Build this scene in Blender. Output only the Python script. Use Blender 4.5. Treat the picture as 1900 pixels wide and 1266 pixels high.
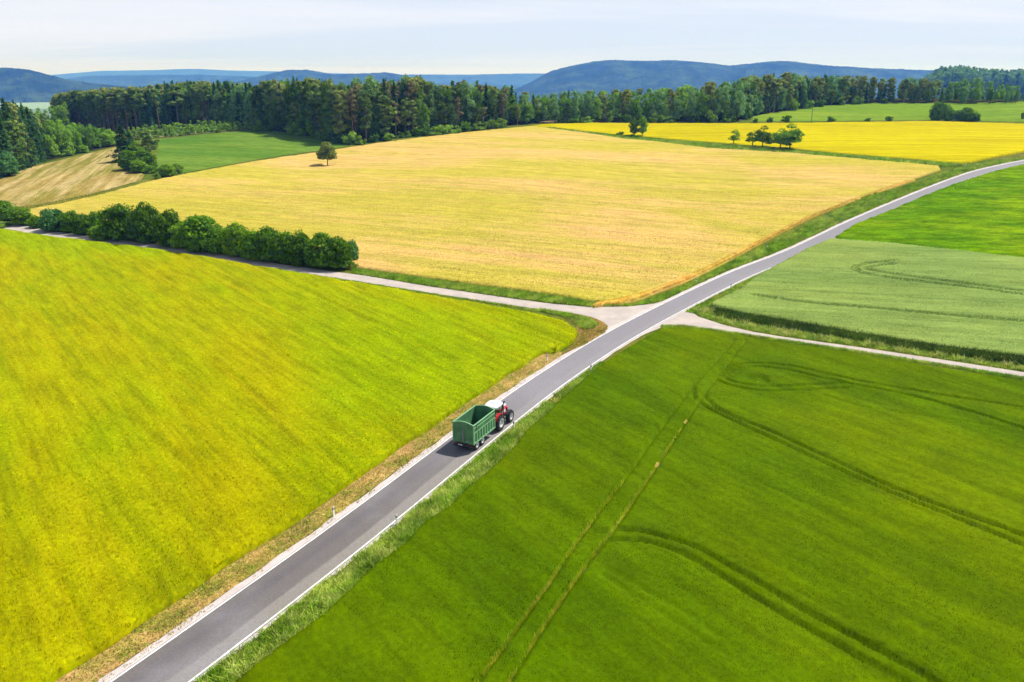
import bpy, math, random
import numpy as np
from mathutils import Vector, Matrix

for o in list(bpy.data.objects):
    bpy.data.objects.remove(o)
SC = bpy.context.scene
COL = SC.collection
R = math.radians

# ------------------------------------------------------------------ camera
FPX, CAMH, CX, CY = 1478.0, 39.0, 950.0, 633.0
PITCH = math.atan((633 - 137) / FPX)
cam = bpy.data.cameras.new('camera')
cam.sensor_width = 36.0
cam.lens = FPX / 1900 * 36.0
cam.clip_start = 0.5
cam.clip_end = 90000
camo = bpy.data.objects.new('camera', cam)
COL.objects.link(camo)
camo.location = (0, 0, CAMH)
camo.rotation_euler = (math.pi / 2 - PITCH, 0, 0)
SC.camera = camo

# ------------------------------------------------------------------ sky, sun, exposure
SUN_EL = 57.0
SUN_AZ = math.atan2(0.46, 0.89)          # direction towards the sun in the ground plane
SKY_STRENGTH = 0.08
world = bpy.data.worlds.new('World')
SC.world = world
world.use_nodes = True
wt = world.node_tree
wt.nodes.clear()
def wn(t, **k):
    n = wt.nodes.new(t)
    for a, b in k.items():
        setattr(n, a, b)
    return n
w_out = wn('ShaderNodeOutputWorld')
w_bg = wn('ShaderNodeBackground')
w_bg.inputs['Strength'].default_value = SKY_STRENGTH
w_sky = wn('ShaderNodeTexSky', sky_type='NISHITA', sun_disc=False)
w_sky.sun_elevation = R(SUN_EL)
w_sky.sun_rotation = math.pi / 2 - SUN_AZ
w_sky.air_density = 1.0
w_sky.dust_density = 1.2
w_sky.ozone_density = 1.5
w_tc = wn('ShaderNodeTexCoord')
w_sep = wn('ShaderNodeSeparateXYZ')
wt.links.new(w_tc.outputs['Generated'], w_sep.inputs[0])
w_z = wn('ShaderNodeMath', operation='ADD'); w_z.inputs[1].default_value = 0.06
w_zm = wn('ShaderNodeMath', operation='MAXIMUM'); w_zm.inputs[1].default_value = 0.06
wt.links.new(w_sep.outputs[2], w_z.inputs[0]); wt.links.new(w_z.outputs[0], w_zm.inputs[0])
w_dx = wn('ShaderNodeMath', operation='DIVIDE'); w_dy = wn('ShaderNodeMath', operation='DIVIDE')
wt.links.new(w_sep.outputs[0], w_dx.inputs[0]); wt.links.new(w_zm.outputs[0], w_dx.inputs[1])
wt.links.new(w_sep.outputs[1], w_dy.inputs[0]); wt.links.new(w_zm.outputs[0], w_dy.inputs[1])
w_c = wn('ShaderNodeCombineXYZ')
wt.links.new(w_dx.outputs[0], w_c.inputs[0]); wt.links.new(w_dy.outputs[0], w_c.inputs[1])
w_map = wn('ShaderNodeMapping'); w_map.inputs['Rotation'].default_value = (0, 0, 0.25)
w_map.inputs['Scale'].default_value = (0.10, 0.22, 1)
w_map.inputs['Location'].default_value = (3.1, 1.7, 0)
wt.links.new(w_c.outputs[0], w_map.inputs[0])
w_n = wn('ShaderNodeTexNoise'); w_n.inputs['Scale'].default_value = 0.9
w_n.inputs['Detail'].default_value = 6; w_n.inputs['Roughness'].default_value = 0.6
w_n.inputs['Distortion'].default_value = 0.6
wt.links.new(w_map.outputs[0], w_n.inputs['Vector'])
w_r = wn('ShaderNodeMapRange'); w_r.interpolation_type = 'SMOOTHSTEP'
w_r.inputs[1].default_value = 0.36; w_r.inputs[2].default_value = 0.62
w_r.inputs[3].default_value = 0.0; w_r.inputs[4].default_value = 1.0
wt.links.new(w_n.outputs[0], w_r.inputs[0])
w_mix = wn('ShaderNodeMix', data_type='RGBA')
w_h = wn('ShaderNodeMapRange'); w_h.interpolation_type = 'SMOOTHSTEP'      # whitish air low down, clearer overhead
for _i, _v in enumerate((0.0, 0.5, 1.0, 0.22)): w_h.inputs[_i + 1].default_value = _v
wt.links.new(w_sep.outputs[2], w_h.inputs[0])
w_m2 = wn('ShaderNodeMath', operation='MULTIPLY')
w_m2.inputs[0].default_value = 0.92; wt.links.new(w_h.outputs[0], w_m2.inputs[1])
wt.links.new(w_m2.outputs[0], w_mix.inputs[0])
wt.links.new(w_sky.outputs[0], w_mix.inputs[6])
w_veil = wn('ShaderNodeMix', data_type='RGBA')            # pale blue haze and whiter streaks of thin high cloud
w_veil.inputs[6].default_value = (7.7, 8.7, 10.9, 1)
w_veil.inputs[7].default_value = (9.7, 10.0, 11.4, 1)
wt.links.new(w_r.outputs[0], w_veil.inputs[0]); wt.links.new(w_veil.outputs[2], w_mix.inputs[7])  
wt.links.new(w_mix.outputs[2], w_bg.inputs['Color'])
wt.links.new(w_bg.outputs[0], w_out.inputs['Surface'])

sun = bpy.data.lights.new('sun', 'SUN')
sun.energy = 5.0
sun.angle = R(0.53)
sun.color = (1.0, 0.955, 0.88)
suno = bpy.data.objects.new('sun', sun)
COL.objects.link(suno)
SDIR = Vector((math.cos(R(SUN_EL)) * math.cos(SUN_AZ), math.cos(R(SUN_EL)) * math.sin(SUN_AZ), math.sin(R(SUN_EL))))
suno.rotation_euler = SDIR.to_track_quat('Z', 'Y').to_euler()
suno.location = (60, 60, 120)

SC.view_settings.view_transform = 'Standard'
SC.view_settings.look = 'None'
SC.view_settings.exposure = 0.3
SC.view_settings.gamma = 1.0
SC.view_settings.use_curve_mapping = False
SC.render.engine = 'CYCLES'
SC.cycles.max_bounces = 8
SC.cycles.diffuse_bounces = 3
SC.cycles.transmission_bounces = 4
SC.cycles.volume_bounces = 2
SC.cycles.use_denoising = True
SC.cycles.use_adaptive_sampling = False

# ------------------------------------------------------------------ helpers: noise
RNG = np.random.RandomState(7)
random.seed(7)
_P = np.random.RandomState(3).rand(256, 256)
def vnoise(x, y, s=0):
    x = np.asarray(x, float) + 17.3 * s + 1000; y = np.asarray(y, float) + 9.1 * s + 1000
    xi = np.floor(x).astype(int); yi = np.floor(y).astype(int)
    fx = x - xi; fy = y - yi
    fx = fx * fx * (3 - 2 * fx); fy = fy * fy * (3 - 2 * fy)
    a = _P[xi & 255, yi & 255]; b = _P[(xi + 1) & 255, yi & 255]
    c = _P[xi & 255, (yi + 1) & 255]; d = _P[(xi + 1) & 255, (yi + 1) & 255]
    return (a + (b - a) * fx) * (1 - fy) + (c + (d - c) * fx) * fy
def fbm(x, y, n=4, s=0):
    t = 0; a = 1.0; w = 0
    for k in range(n):
        t = t + a * vnoise(np.asarray(x) * 2 ** k, np.asarray(y) * 2 ** k, s + k); w += a; a *= 0.5
    return t / w - 0.5
def sst(a, b, x):
    t = np.clip((x - a) / (b - a), 0, 1)
    return t * t * (3 - 2 * t)

# ------------------------------------------------------------------ terrain
def rays(px, py):
    px = np.asarray(px, float); py = np.asarray(py, float)
    rx = (px - CX) / FPX; ry = -(py - CY) / FPX
    c, s = math.cos(PITCH), math.sin(PITCH)
    return rx, c + ry * s, -s + ry * c
def at_z(px, py, z):
    dx, dy, dz = rays(px, py)
    t = (z - CAMH) / dz
    return dx * t, dy * t
CTRL = [  # surveyed heights: sight line and height in metres
    (950,1266,0),(200,1266,0),(1900,1266,0),(950,900,0),(0,900,0),(1900,900,0),(0,600,0),(1900,720,0),(950,620,0),(1160,570,0),
    (650,515,0),(0,420,-.3),(300,470,0),(1410,510,0),(1497,452,.8),(1597,405,3.2),(1679,373,5.4),(1768,333,8),(1900,299,10.5),
    (1900,485,2.),(1900,400,5.),(1650,560,.3),
    (1155,258,10.),(960,236,12.5),(950,300,7.5),(950,400,2.),(1200,420,1.6),(608,308,4),(700,264,8.5),(460,300,4.5),(1420,283,9.5),(1742,311,9.7),
    (1742,227,14.5),(1400,229,14.5),(1100,229,13.5),(1250,330,5.5),
    (349,320,3.2),(188,359,1.2),(27,387,.5),(0,334,1.5),(107,299,2.5),(220,272,4.2),(293,258,5.5),(480,242,9.5),(560,244,9.8),(330,230,9.),
    (200,238,6.5),(115,232,5.5),(1532,195,20.),(1887,190,22.),(1700,192,21),(1453,206,18)]
_cp = [(float(at_z(a, b, z)[0]), float(at_z(a, b, z)[1]), z) for a, b, z in CTRL]
_cp += [(-400,-80,0),(0,-120,0),(400,-80,0),(300,120,1),(-350,180,-1),(-520,450,2),(0,640,16),(620,450,18),(300,720,23),(-250,640,9),(600,720,24)]
_cp = np.array(_cp)
_cx = _cp[:, :2] / 100.0
def _U(r2):
    return 0.5 * r2 * np.log(r2 + 1e-9)
def _fit():
    n = len(_cx)
    d2 = ((_cx[:, None, :] - _cx[None]) ** 2).sum(2)
    K = _U(d2) + np.eye(n) * 0.02
    Pm = np.hstack([np.ones((n, 1)), _cx])
    A = np.zeros((n + 3, n + 3)); A[:n, :n] = K; A[:n, n:] = Pm; A[n:, :n] = Pm.T
    return np.linalg.solve(A, np.concatenate([_cp[:, 2], np.zeros(3)]))
_W = _fit()
def T(x, y):
    x = np.asarray(x, float); y = np.asarray(y, float); sh = x.shape
    X = x.ravel() / 100; Y = y.ravel() / 100
    Xc = np.clip(X, -6, 7); Yc = np.clip(Y, -2, 7.6)
    z = np.empty_like(X)
    n = len(_cx)
    for i in range(0, len(X), 60000):
        a = Xc[i:i + 60000]; b = Yc[i:i + 60000]
        d2 = (a[:, None] - _cx[:, 0]) ** 2 + (b[:, None] - _cx[:, 1]) ** 2
        z[i:i + 60000] = _U(d2) @ _W[:n] + _W[n] + _W[n + 1] * a + _W[n + 2] * b
    r = np.hypot(X * 100, Y * 100)
    k = sst(620, 1500, r)
    z = z * (1 - k) + (-140) * k
    return z.reshape(sh)
_ts = 25 * (1300 / 25.0) ** (np.linspace(0, 1, 420))
def march(px, py, h=0.0):
    """where the sight lines meet the terrain (+h)"""
    dx, dy, dz = rays(px, py)
    dx = np.atleast_1d(dx); dy = np.atleast_1d(dy) * np.ones_like(dx); dz = np.atleast_1d(dz) * np.ones_like(dx)
    X = dx[:, None] * _ts; Y = dy[:, None] * _ts; Z = CAMH + dz[:, None] * _ts
    g = Z - (T(X, Y) + h)
    out = []
    for i in range(len(dx)):
        j = np.nonzero(g[i] <= 0)[0]
        j = j[0] if len(j) else len(_ts) - 1
        j = max(j, 1)
        a, b = g[i, j - 1], g[i, j]
        f = a / (a - b) if a > 0 and b <= 0 else 1.0
        t = _ts[j - 1] + (_ts[j] - _ts[j - 1]) * f
        out.append((dx[i] * t, dy[i] * t))
    return np.array(out)
def P2(pts, h=0.0):
    a = np.array(pts, float)
    return march(a[:, 0], a[:, 1], h)

# ------------------------------------------------------------------ helpers: objects and materials
def tag(o, label=None, cat=None, group=None, kind=None):
    for k, v in (('label', label), ('category', cat), ('group', group), ('kind', kind)):
        if v: o[k] = v
    return o
def obj(name, me, parent=None, loc=None):
    o = bpy.data.objects.new(name, me); COL.objects.link(o)
    if parent is not None: o.parent = parent
    if loc is not None: o.location = loc
    return o
def empty(name, loc, rz=0, sc=1.0):
    o = bpy.data.objects.new(name, None); COL.objects.link(o)
    o.location = loc; o.rotation_euler = (0, 0, rz); o.scale = (sc, sc, sc) if not hasattr(sc, '__len__') else sc
    o.empty_display_size = 0.5
    return o
def copy_tree(o, parent=None):
    c = o.copy(); COL.objects.link(c); c.parent = parent
    for ch in o.children: copy_tree(ch, c)
    return c
def npmesh(name, V, F, mat, smooth=False, uv=None, mats=None, fm=None):
    V = np.asarray(V, np.float32); F = np.asarray(F, np.int32)
    me = bpy.data.meshes.new(name)
    n, k = F.shape
    me.vertices.add(len(V)); me.vertices.foreach_set('co', V.ravel())
    me.loops.add(n * k); me.loops.foreach_set('vertex_index', F.ravel())
    me.polygons.add(n); me.polygons.foreach_set('loop_start', np.arange(0, n * k, k, dtype=np.int32))
    if smooth: me.polygons.foreach_set('use_smooth', np.ones(n, bool))
    if uv is not None:
        l = me.uv_layers.new(name='UVMap'); l.data.foreach_set('uv', np.asarray(uv, np.float32)[F.ravel()].ravel())
    for m in (mats or [mat]): me.materials.append(m)
    if fm is not None: me.polygons.foreach_set('material_index', np.asarray(fm, np.int32))
    me.update(calc_edges=True)
    return me

def lin(c):
    return tuple(((v / 255 + 0.055) / 1.055) ** 2.4 if v > 10 else v / 255 / 12.92 for v in c)
def S(r, g, b, k=0.66):
    l = lin((r, g, b)); return (l[0] * k, l[1] * k, l[2] * k, 1)

class NT:
    def __init__(s, name):
        s.m = bpy.data.materials.new(name); s.m.use_nodes = True; s.t = s.m.node_tree; s.t.nodes.clear()
        s.out = s.n('ShaderNodeOutputMaterial')
    def n(s, t, **k):
        x = s.t.nodes.new(t)
        for a, b in k.items(): setattr(x, a, b)
        return x
    def l(s, a, b): s.t.links.new(a, b)
    def put(s, sock, v):
        if hasattr(v, 'is_linked'): s.l(v, sock)
        elif isinstance(v, (tuple, list)) and len(v) == 3 and sock.type == 'RGBA': sock.default_value = (*v, 1)
        else: sock.default_value = v
    def mapping(s, scale=(1, 1, 1), rot=0.0, src='Object'):
        tc = s.n('ShaderNodeTexCoord'); mp = s.n('ShaderNodeMapping', vector_type='POINT')
        rt = s.n('ShaderNodeVectorRotate', rotation_type='Z_AXIS'); rt.inputs['Angle'].default_value = -rot
        s.l(tc.outputs[src], rt.inputs['Vector']); s.l(rt.outputs[0], mp.inputs[0])
        mp.inputs['Scale'].default_value = scale
        return mp.outputs[0]
    def noise(s, vec, scale, detail=3, rough=0.55, dist=0.0):
        x = s.n('ShaderNodeTexNoise'); s.l(vec, x.inputs['Vector'])
        x.inputs['Scale'].default_value = scale; x.inputs['Detail'].default_value = detail
        x.inputs['Roughness'].default_value = rough; x.inputs['Distortion'].default_value = dist
        return x.outputs[0]
    def rng(s, v, a, b, c=0.0, d=1.0):
        x = s.n('ShaderNodeMapRange', interpolation_type='SMOOTHSTEP'); s.l(v, x.inputs[0])
        for i, q in enumerate((a, b, c, d)): x.inputs[i + 1].default_value = q
        return x.outputs[0]
    def mix(s, f, a, b, mode='MIX'):
        x = s.n('ShaderNodeMix', data_type='RGBA', blend_type=mode)
        s.put(x.inputs[0], f); s.put(x.inputs[6], a); s.put(x.inputs[7], b)
        return x.outputs[2]
    def math(s, op, a, b=None):
        x = s.n('ShaderNodeMath', operation=op); s.put(x.inputs[0], a)
        if b is not None: s.put(x.inputs[1], b)
        return x.outputs[0]
    def scale_col(s, c, f):
        x = s.n('ShaderNodeVectorMath', operation='SCALE'); s.put(x.inputs[0], c); s.put(x.inputs['Scale'], f)
        return x.outputs[0]

def plain(name, col, rough=0.5, metal=0.0, spec=0.5, var=0.06, sc=3.0, coat=0.0):
    t = NT(name); b = t.n('ShaderNodeBsdfPrincipled')
    v = t.mapping()
    f = t.rng(t.noise(v, sc, 4), 0.3, 0.7, 1 - var * 2.5, 1 + var)
    t.put(b.inputs['Base Color'], t.scale_col(tuple(col[:3]), f))
    b.inputs['Roughness'].default_value = rough; b.inputs['Metallic'].default_value = metal
    b.inputs['Specular IOR Level'].default_value = spec; b.inputs['Coat Weight'].default_value = coat
    t.l(b.outputs[0], t.out.inputs[0])
    return t.m

def crop(name, base, alt, tint, ang=0.0, patch=0.02, row=(0.03, 0.5), rowk=0.6, speck=None, trans=0.0,
         fine=0.25, meso=0.22, bump=0.0, speckk=(0.62, 0.7), rowedge=(0.42, 0.62), patchedge=(0.38, 0.62), streak=0.0):
    t = NT(name)
    v = t.mapping(); vr = t.mapping(scale=(row[0], row[1], 0.5), rot=ang)
    vp = t.mapping(scale=(0.55, 1.25, 1), rot=ang)
    c = t.mix(t.rng(t.noise(vp, patch, 4, 0.6, 0.4), *patchedge), base, alt)
    c = t.mix(t.rng(t.noise(vr, 1.0, 5, 0.62), rowedge[0], rowedge[1], 0, rowk), c, tint)
    if speck is not None:
        c = t.mix(t.rng(t.noise(v, 2.6, 2), speckk[0], speckk[1], 0, 0.8), c, speck)
    f = t.math('MULTIPLY', t.rng(t.noise(vp, 0.35, 5, 0.7), 0.25, 0.75, 1 - meso, 1 + meso),
               t.rng(t.noise(v, 2.3, 3, 0.75), 0.2, 0.8, 1 - fine, 1 + fine))
    if streak:      # narrow broken rows
        vs = t.mapping(scale=(row[0] * 4.5, row[1] * 4.5, 0.5), rot=ang)
        f = t.math('MULTIPLY', f, t.rng(t.noise(vs, 1.0, 4, 0.7), 0.34, 0.6, 1 - streak, 1 + streak * 0.35))
    c = t.scale_col(c, f)
    d = t.n('ShaderNodeBsdfDiffuse'); t.l(c, d.inputs[0])
    if bump:
        bp = t.n('ShaderNodeBump'); bp.inputs['Distance'].default_value = bump; bp.inputs['Strength'].default_value = 1
        t.l(t.noise(v, 1.6, 4, 0.7), bp.inputs['Height']); t.l(bp.outputs[0], d.inputs['Normal'])
    o = d.outputs[0]
    if trans:
        tr = t.n('ShaderNodeBsdfTranslucent'); t.l(c, tr.inputs[0])
        mx = t.n('ShaderNodeMixShader'); mx.inputs[0].default_value = trans
        t.l(o, mx.inputs[1]); t.l(tr.outputs[0], mx.inputs[2]); o = mx.outputs[0]
    t.l(o, t.out.inputs[0])
    return t.m

def leafmat(name, c1, c2, vary=0.35, trans=0.3, sc=0.5, hue=None):
    t = NT(name); v = t.mapping()
    oi = t.n('ShaderNodeObjectInfo')
    c = t.mix(t.rng(t.noise(v, sc, 4, 0.65), 0.35, 0.65), c1, c2)
    if hue is not None: c = t.mix(t.math('MULTIPLY', t.math('POWER', oi.outputs['Random'], 4.0), 0.6), c, hue)
    f = t.math('MULTIPLY', t.rng(oi.outputs['Random'], 0, 1, 1 - vary, 1 + vary), t.rng(t.noise(v, 4.0, 2), 0.3, 0.7, 0.75, 1.25))
    c = t.scale_col(c, f)
    d = t.n('ShaderNodeBsdfDiffuse'); t.l(c, d.inputs[0])
    tr = t.n('ShaderNodeBsdfTranslucent'); t.l(c, tr.inputs[0])
    mx = t.n('ShaderNodeMixShader'); mx.inputs[0].default_value = trans
    t.l(d.outputs[0], mx.inputs[1]); t.l(tr.outputs[0], mx.inputs[2])
    t.l(mx.outputs[0], t.out.inputs[0])
    return t.m

# ------------------------------------------------------------------ draped sheets
def inside(poly, X, Y):
    c = np.zeros(X.shape, bool)
    n = len(poly)
    for i in range(n):
        x1, y1 = poly[i]; x2, y2 = poly[(i + 1) % n]
        if y1 == y2: continue
        m = (Y > min(y1, y2)) & (Y <= max(y1, y2))
        xi = (Y[m] - y1) / (y2 - y1) * (x2 - x1) + x1
        c[m] ^= X[m] < xi
    return c
def nearest(poly, X, Y):
    bx = np.zeros_like(X); by = np.zeros_like(X); bd = np.full(X.shape, 1e18)
    n = len(poly)
    for i in range(n):
        a = poly[i]; b = poly[(i + 1) % n]; d = b - a; L = (d ** 2).sum() + 1e-12
        t = np.clip(((X - a[0]) * d[0] + (Y - a[1]) * d[1]) / L, 0, 1)
        qx = a[0] + d[0] * t; qy = a[1] + d[1] * t
        dd = (X - qx) ** 2 + (Y - qy) ** 2
        m = dd < bd
        bd[m] = dd[m]; bx[m] = qx[m]; by[m] = qy[m]
    return bx, by, np.sqrt(bd)
def drape(poly, cell, hf, skirt=True, ek=1.0):
    """grid over a ground outline, edge nodes pulled onto the outline; hf(x, y, X0, Y0, cell, inner) gives the height above ground"""
    poly = np.asarray(poly, float)
    x0, y0 = poly.min(0) - cell; x1, y1 = poly.max(0) + cell
    nx = int((x1 - x0) / cell) + 2; ny = int((y1 - y0) / cell) + 2
    gx = x0 + np.arange(nx) * cell; gy = y0 + np.arange(ny) * cell
    X, Y = np.meshgrid(gx, gy, indexing='ij')
    I = inside(poly, X, Y)
    D = I.copy()
    for sx in (-1, 0, 1):
        for sy in (-1, 0, 1):
            D |= np.roll(np.roll(I, sx, 0), sy, 1)
    E = D & ~I
    H = hf(X, Y)
    ex, ey, _ = nearest(poly, X[E], Y[E])
    X = X.copy(); Y = Y.copy()
    X[E] = ex; Y[E] = ey; H = H.copy(); H[E] *= ek
    cellok = D[:-1, :-1] & D[1:, :-1] & D[:-1, 1:] & D[1:, 1:]
    anyin = I[:-1, :-1] | I[1:, :-1] | I[:-1, 1:] | I[1:, 1:]
    ok = cellok & anyin
    idx = np.arange(nx * ny).reshape(nx, ny)
    F = np.stack([idx[:-1, :-1][ok], idx[1:, :-1][ok], idx[1:, 1:][ok], idx[:-1, 1:][ok]], 1)
    used = np.unique(F)
    mp = np.full(nx * ny, -1); mp[used] = np.arange(len(used))
    F = mp[F]
    x = X.ravel()[used]; y = Y.ravel()[used]; h = H.ravel()[used]
    tz = T(x, y)
    V = np.stack([x, y, tz + h], 1)
    if skirt:
        ed = np.concatenate([F[:, [0, 1]], F[:, [1, 2]], F[:, [2, 3]], F[:, [3, 0]]])
        key = np.sort(ed, 1); kk = key[:, 0].astype(np.int64) * len(V) + key[:, 1]
        u, inv, cnt = np.unique(kk, return_inverse=True, return_counts=True)
        b = ed[cnt[inv] == 1]
        bv = np.unique(b); m2 = np.full(len(V), -1); m2[bv] = np.arange(len(bv)) + len(V)
        Vb = V[bv].copy(); Vb[:, 2] = tz[bv] - 0.15
        V = np.vstack([V, Vb])
        F = np.vstack([F, np.stack([b[:, 1], b[:, 0], m2[b[:, 0]], m2[b[:, 1]]], 1)])
    return V, F
def ribbon(path, o0, o1, dz, mat, name, na=2, kind='structure', wob=0.0):
    p = np.asarray(path); d = np.gradient(p, axis=0); d /= np.linalg.norm(d, axis=1)[:, None]
    nrm = np.stack([d[:, 1], -d[:, 0]], 1)
    s = np.concatenate([[0], np.cumsum(np.linalg.norm(np.diff(p, axis=0), axis=1))])
    offs = np.linspace(o0, o1, na)
    V = []; UV = []
    for k, o in enumerate(offs):
        w = 0
        if wob and (k == 0 or k == na - 1):
            w = wob * fbm(s * 0.9, s * 0 + k * 7, 3, 5) * 2 * (1 if abs(o) == max(abs(o0), abs(o1)) else 0)
        q = p + nrm * (o + w)[:, None] if np.ndim(w) else p + nrm * o
        V.append(np.stack([q[:, 0], q[:, 1], T(q[:, 0], q[:, 1]) + dz], 1)); UV.append(np.stack([np.full(len(s), o), s], 1))
    V = np.stack(V, 1).reshape(-1, 3); UV = np.stack(UV, 1).reshape(-1, 2)
    i = np.arange(len(p) - 1)[:, None] * na + np.arange(na - 1)[None]
    i = i.ravel(); F = np.stack([i, i + 1, i + na + 1, i + na], 1)
    return tag(obj(name, npmesh(name, V, F, mat, True, uv=UV)), kind=kind)
def resample(p, step):
    p = np.asarray(p, float); s = np.concatenate([[0], np.cumsum(np.linalg.norm(np.diff(p, axis=0), axis=1))])
    t = np.arange(0, s[-1], step)
    return np.stack([np.interp(t, s, p[:, 0]), np.interp(t, s, p[:, 1])], 1)
def smooth(p, n):
    for _ in range(n):
        q = p.copy(); q[1:-1] = (p[:-2] + 2 * p[1:-1] + p[2:]) / 4; p = q
    return p
def sheet(name, poly, cell, dz, mat, label=None, kind='structure', skirt=False, hf=None, cat=None, ek=1.0):
    V, F = drape(poly, cell, hf or (lambda X, Y: np.full(X.shape, dz)), skirt, ek)
    return tag(obj(name, npmesh(name, V, F, mat, True)), kind=kind, label=label, cat=cat)

# blades: many small single-triangle leaves
def blades(pts, zb, h, w, lean=0.35, jit=0.35, rs=1, leandir=None):
    r = np.random.RandomState(rs); n = len(pts)
    a = r.rand(n) * math.pi; hh = h * (1 + jit * (r.rand(n) * 2 - 1)); ww = w * (0.7 + 0.6 * r.rand(n))
    lx = r.randn(n) * lean; ly = r.randn(n) * lean
    if leandir is not None: lx = lx + leandir[0]; ly = ly + leandir[1]
    bx = np.cos(a) * ww / 2; by = np.sin(a) * ww / 2
    A = np.stack([pts[:, 0] - bx, pts[:, 1] - by, zb], 1); B = np.stack([pts[:, 0] + bx, pts[:, 1] + by, zb], 1)
    C = np.stack([pts[:, 0] + lx * hh, pts[:, 1] + ly * hh, zb + hh], 1)
    V = np.stack([A, B, C], 1).reshape(-1, 3); F = np.arange(3 * n).reshape(n, 3)
    return V, F
def scatter(poly, n, d0, rs, power=2.0, clump=None):
    """n points inside a ground outline, thinning out with distance beyond d0 metres"""
    r = np.random.RandomState(rs); poly = np.asarray(poly); lo = poly.min(0); hi = poly.max(0); out = []; tot = 0
    for _ in range(400):
        q = lo + r.rand(n * 2, 2) * (hi - lo)
        d = np.hypot(q[:, 0], q[:, 1])
        k = r.rand(len(q)) < np.minimum(1, (d0 / np.maximum(d, 1)) ** power)
        if clump is not None:
            k &= r.rand(len(q)) < clump(q[:, 0], q[:, 1])
        q = q[k]; q = q[inside(poly, q[:, 0], q[:, 1])]
        out.append(q); tot += len(q)
        if tot >= n: break
    return np.concatenate(out)[:n]
# ------------------------------------------------------------------ materials of the land
M = {}
M['ground'] = crop('meadow_ground', S(108,132,38,.55), S(140,142,56,.55), S(84,112,25,.5), 0.6, 0.06, (0.1,0.3), 0.5, speck=S(190,165,95), fine=0.3, bump=0.05, speckk=(0.6,0.7))
M['mustard'] = crop('mustard_crop', S(162,186,0,.59), S(190,184,2,.58), S(146,178,0,.55), R(-52), 0.022, (0.018,0.22), 0.42, speck=S(206,200,0,.6), fine=0.26, meso=0.13, speckk=(0.55,0.68), streak=0.22)
M['green'] = crop('green_crop', S(97,130,0,.57), S(120,142,0,.6), S(76,110,0,.5), R(-54), 0.02, (0.02,0.2), 0.45, fine=0.26, meso=0.16, streak=0.16)
M['wheat'] = crop('ripening_wheat', S(238,196,118,.68), S(216,198,78,.65), S(196,192,66,.61), R(-24), 0.012, (0.014,0.26), 0.5, speck=S(240,205,140,.66), fine=0.24, meso=0.12, patchedge=(0.4,0.6), streak=0.16)
M['rape'] = crop('flowering_rape', S(248,230,0,.54), S(240,220,0,.51), S(214,200,0,.47), R(-10), 0.02, (0.012,0.2), 0.6, fine=0.16, meso=0.1, streak=0.12)
M['lush'] = crop('lush_clover', S(108,154,2,.62), S(138,170,4,.64), S(82,132,0,.52), R(-15), 0.05, (0.08,0.2), 0.6, fine=0.35, meso=0.4, streak=0.2)
M['barley'] = crop('pale_barley', S(146,172,88,.66), S(162,180,88,.66), S(128,156,76,.6), R(-14), 0.02, (0.015,0.15), 0.65, fine=0.22, meso=0.13, streak=0.14)
M['meadow'] = crop('green_meadow', S(106,148,48,.62), S(130,160,58,.62), S(92,138,36,.6), R(-25), 0.02, (0.012,0.12), 0.6, fine=0.15, streak=0.1)
M['stubble'] = crop('mown_stubble', S(184,160,88,.62), S(160,154,66,.58), S(212,188,128,.7), R(107), 0.03, (0.014,0.3), 0.8, fine=0.2, speck=None, streak=0.2)
M['farhill'] = crop('far_pasture', S(132,165,45,.64), S(152,176,50,.64), S(120,156,40,.6), R(2), 0.012, (0.006,0.1), 0.6, fine=0.12, streak=0.1)
M['straw'] = crop('mown_straw_verge', S(216,176,116,.7), S(190,166,84,.66), S(150,152,56,.62), R(63), 0.25, (0.25,1.1), 0.55, speck=S(214,180,118,.66), fine=0.35, meso=0.3, bump=0.04)
M['orange'] = crop('dry_wheat_margin', S(232,186,96,.8), S(230,196,98,.8), S(210,186,74,.74), R(50), 0.06, (0.06,0.5), 0.6, fine=0.25)

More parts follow.
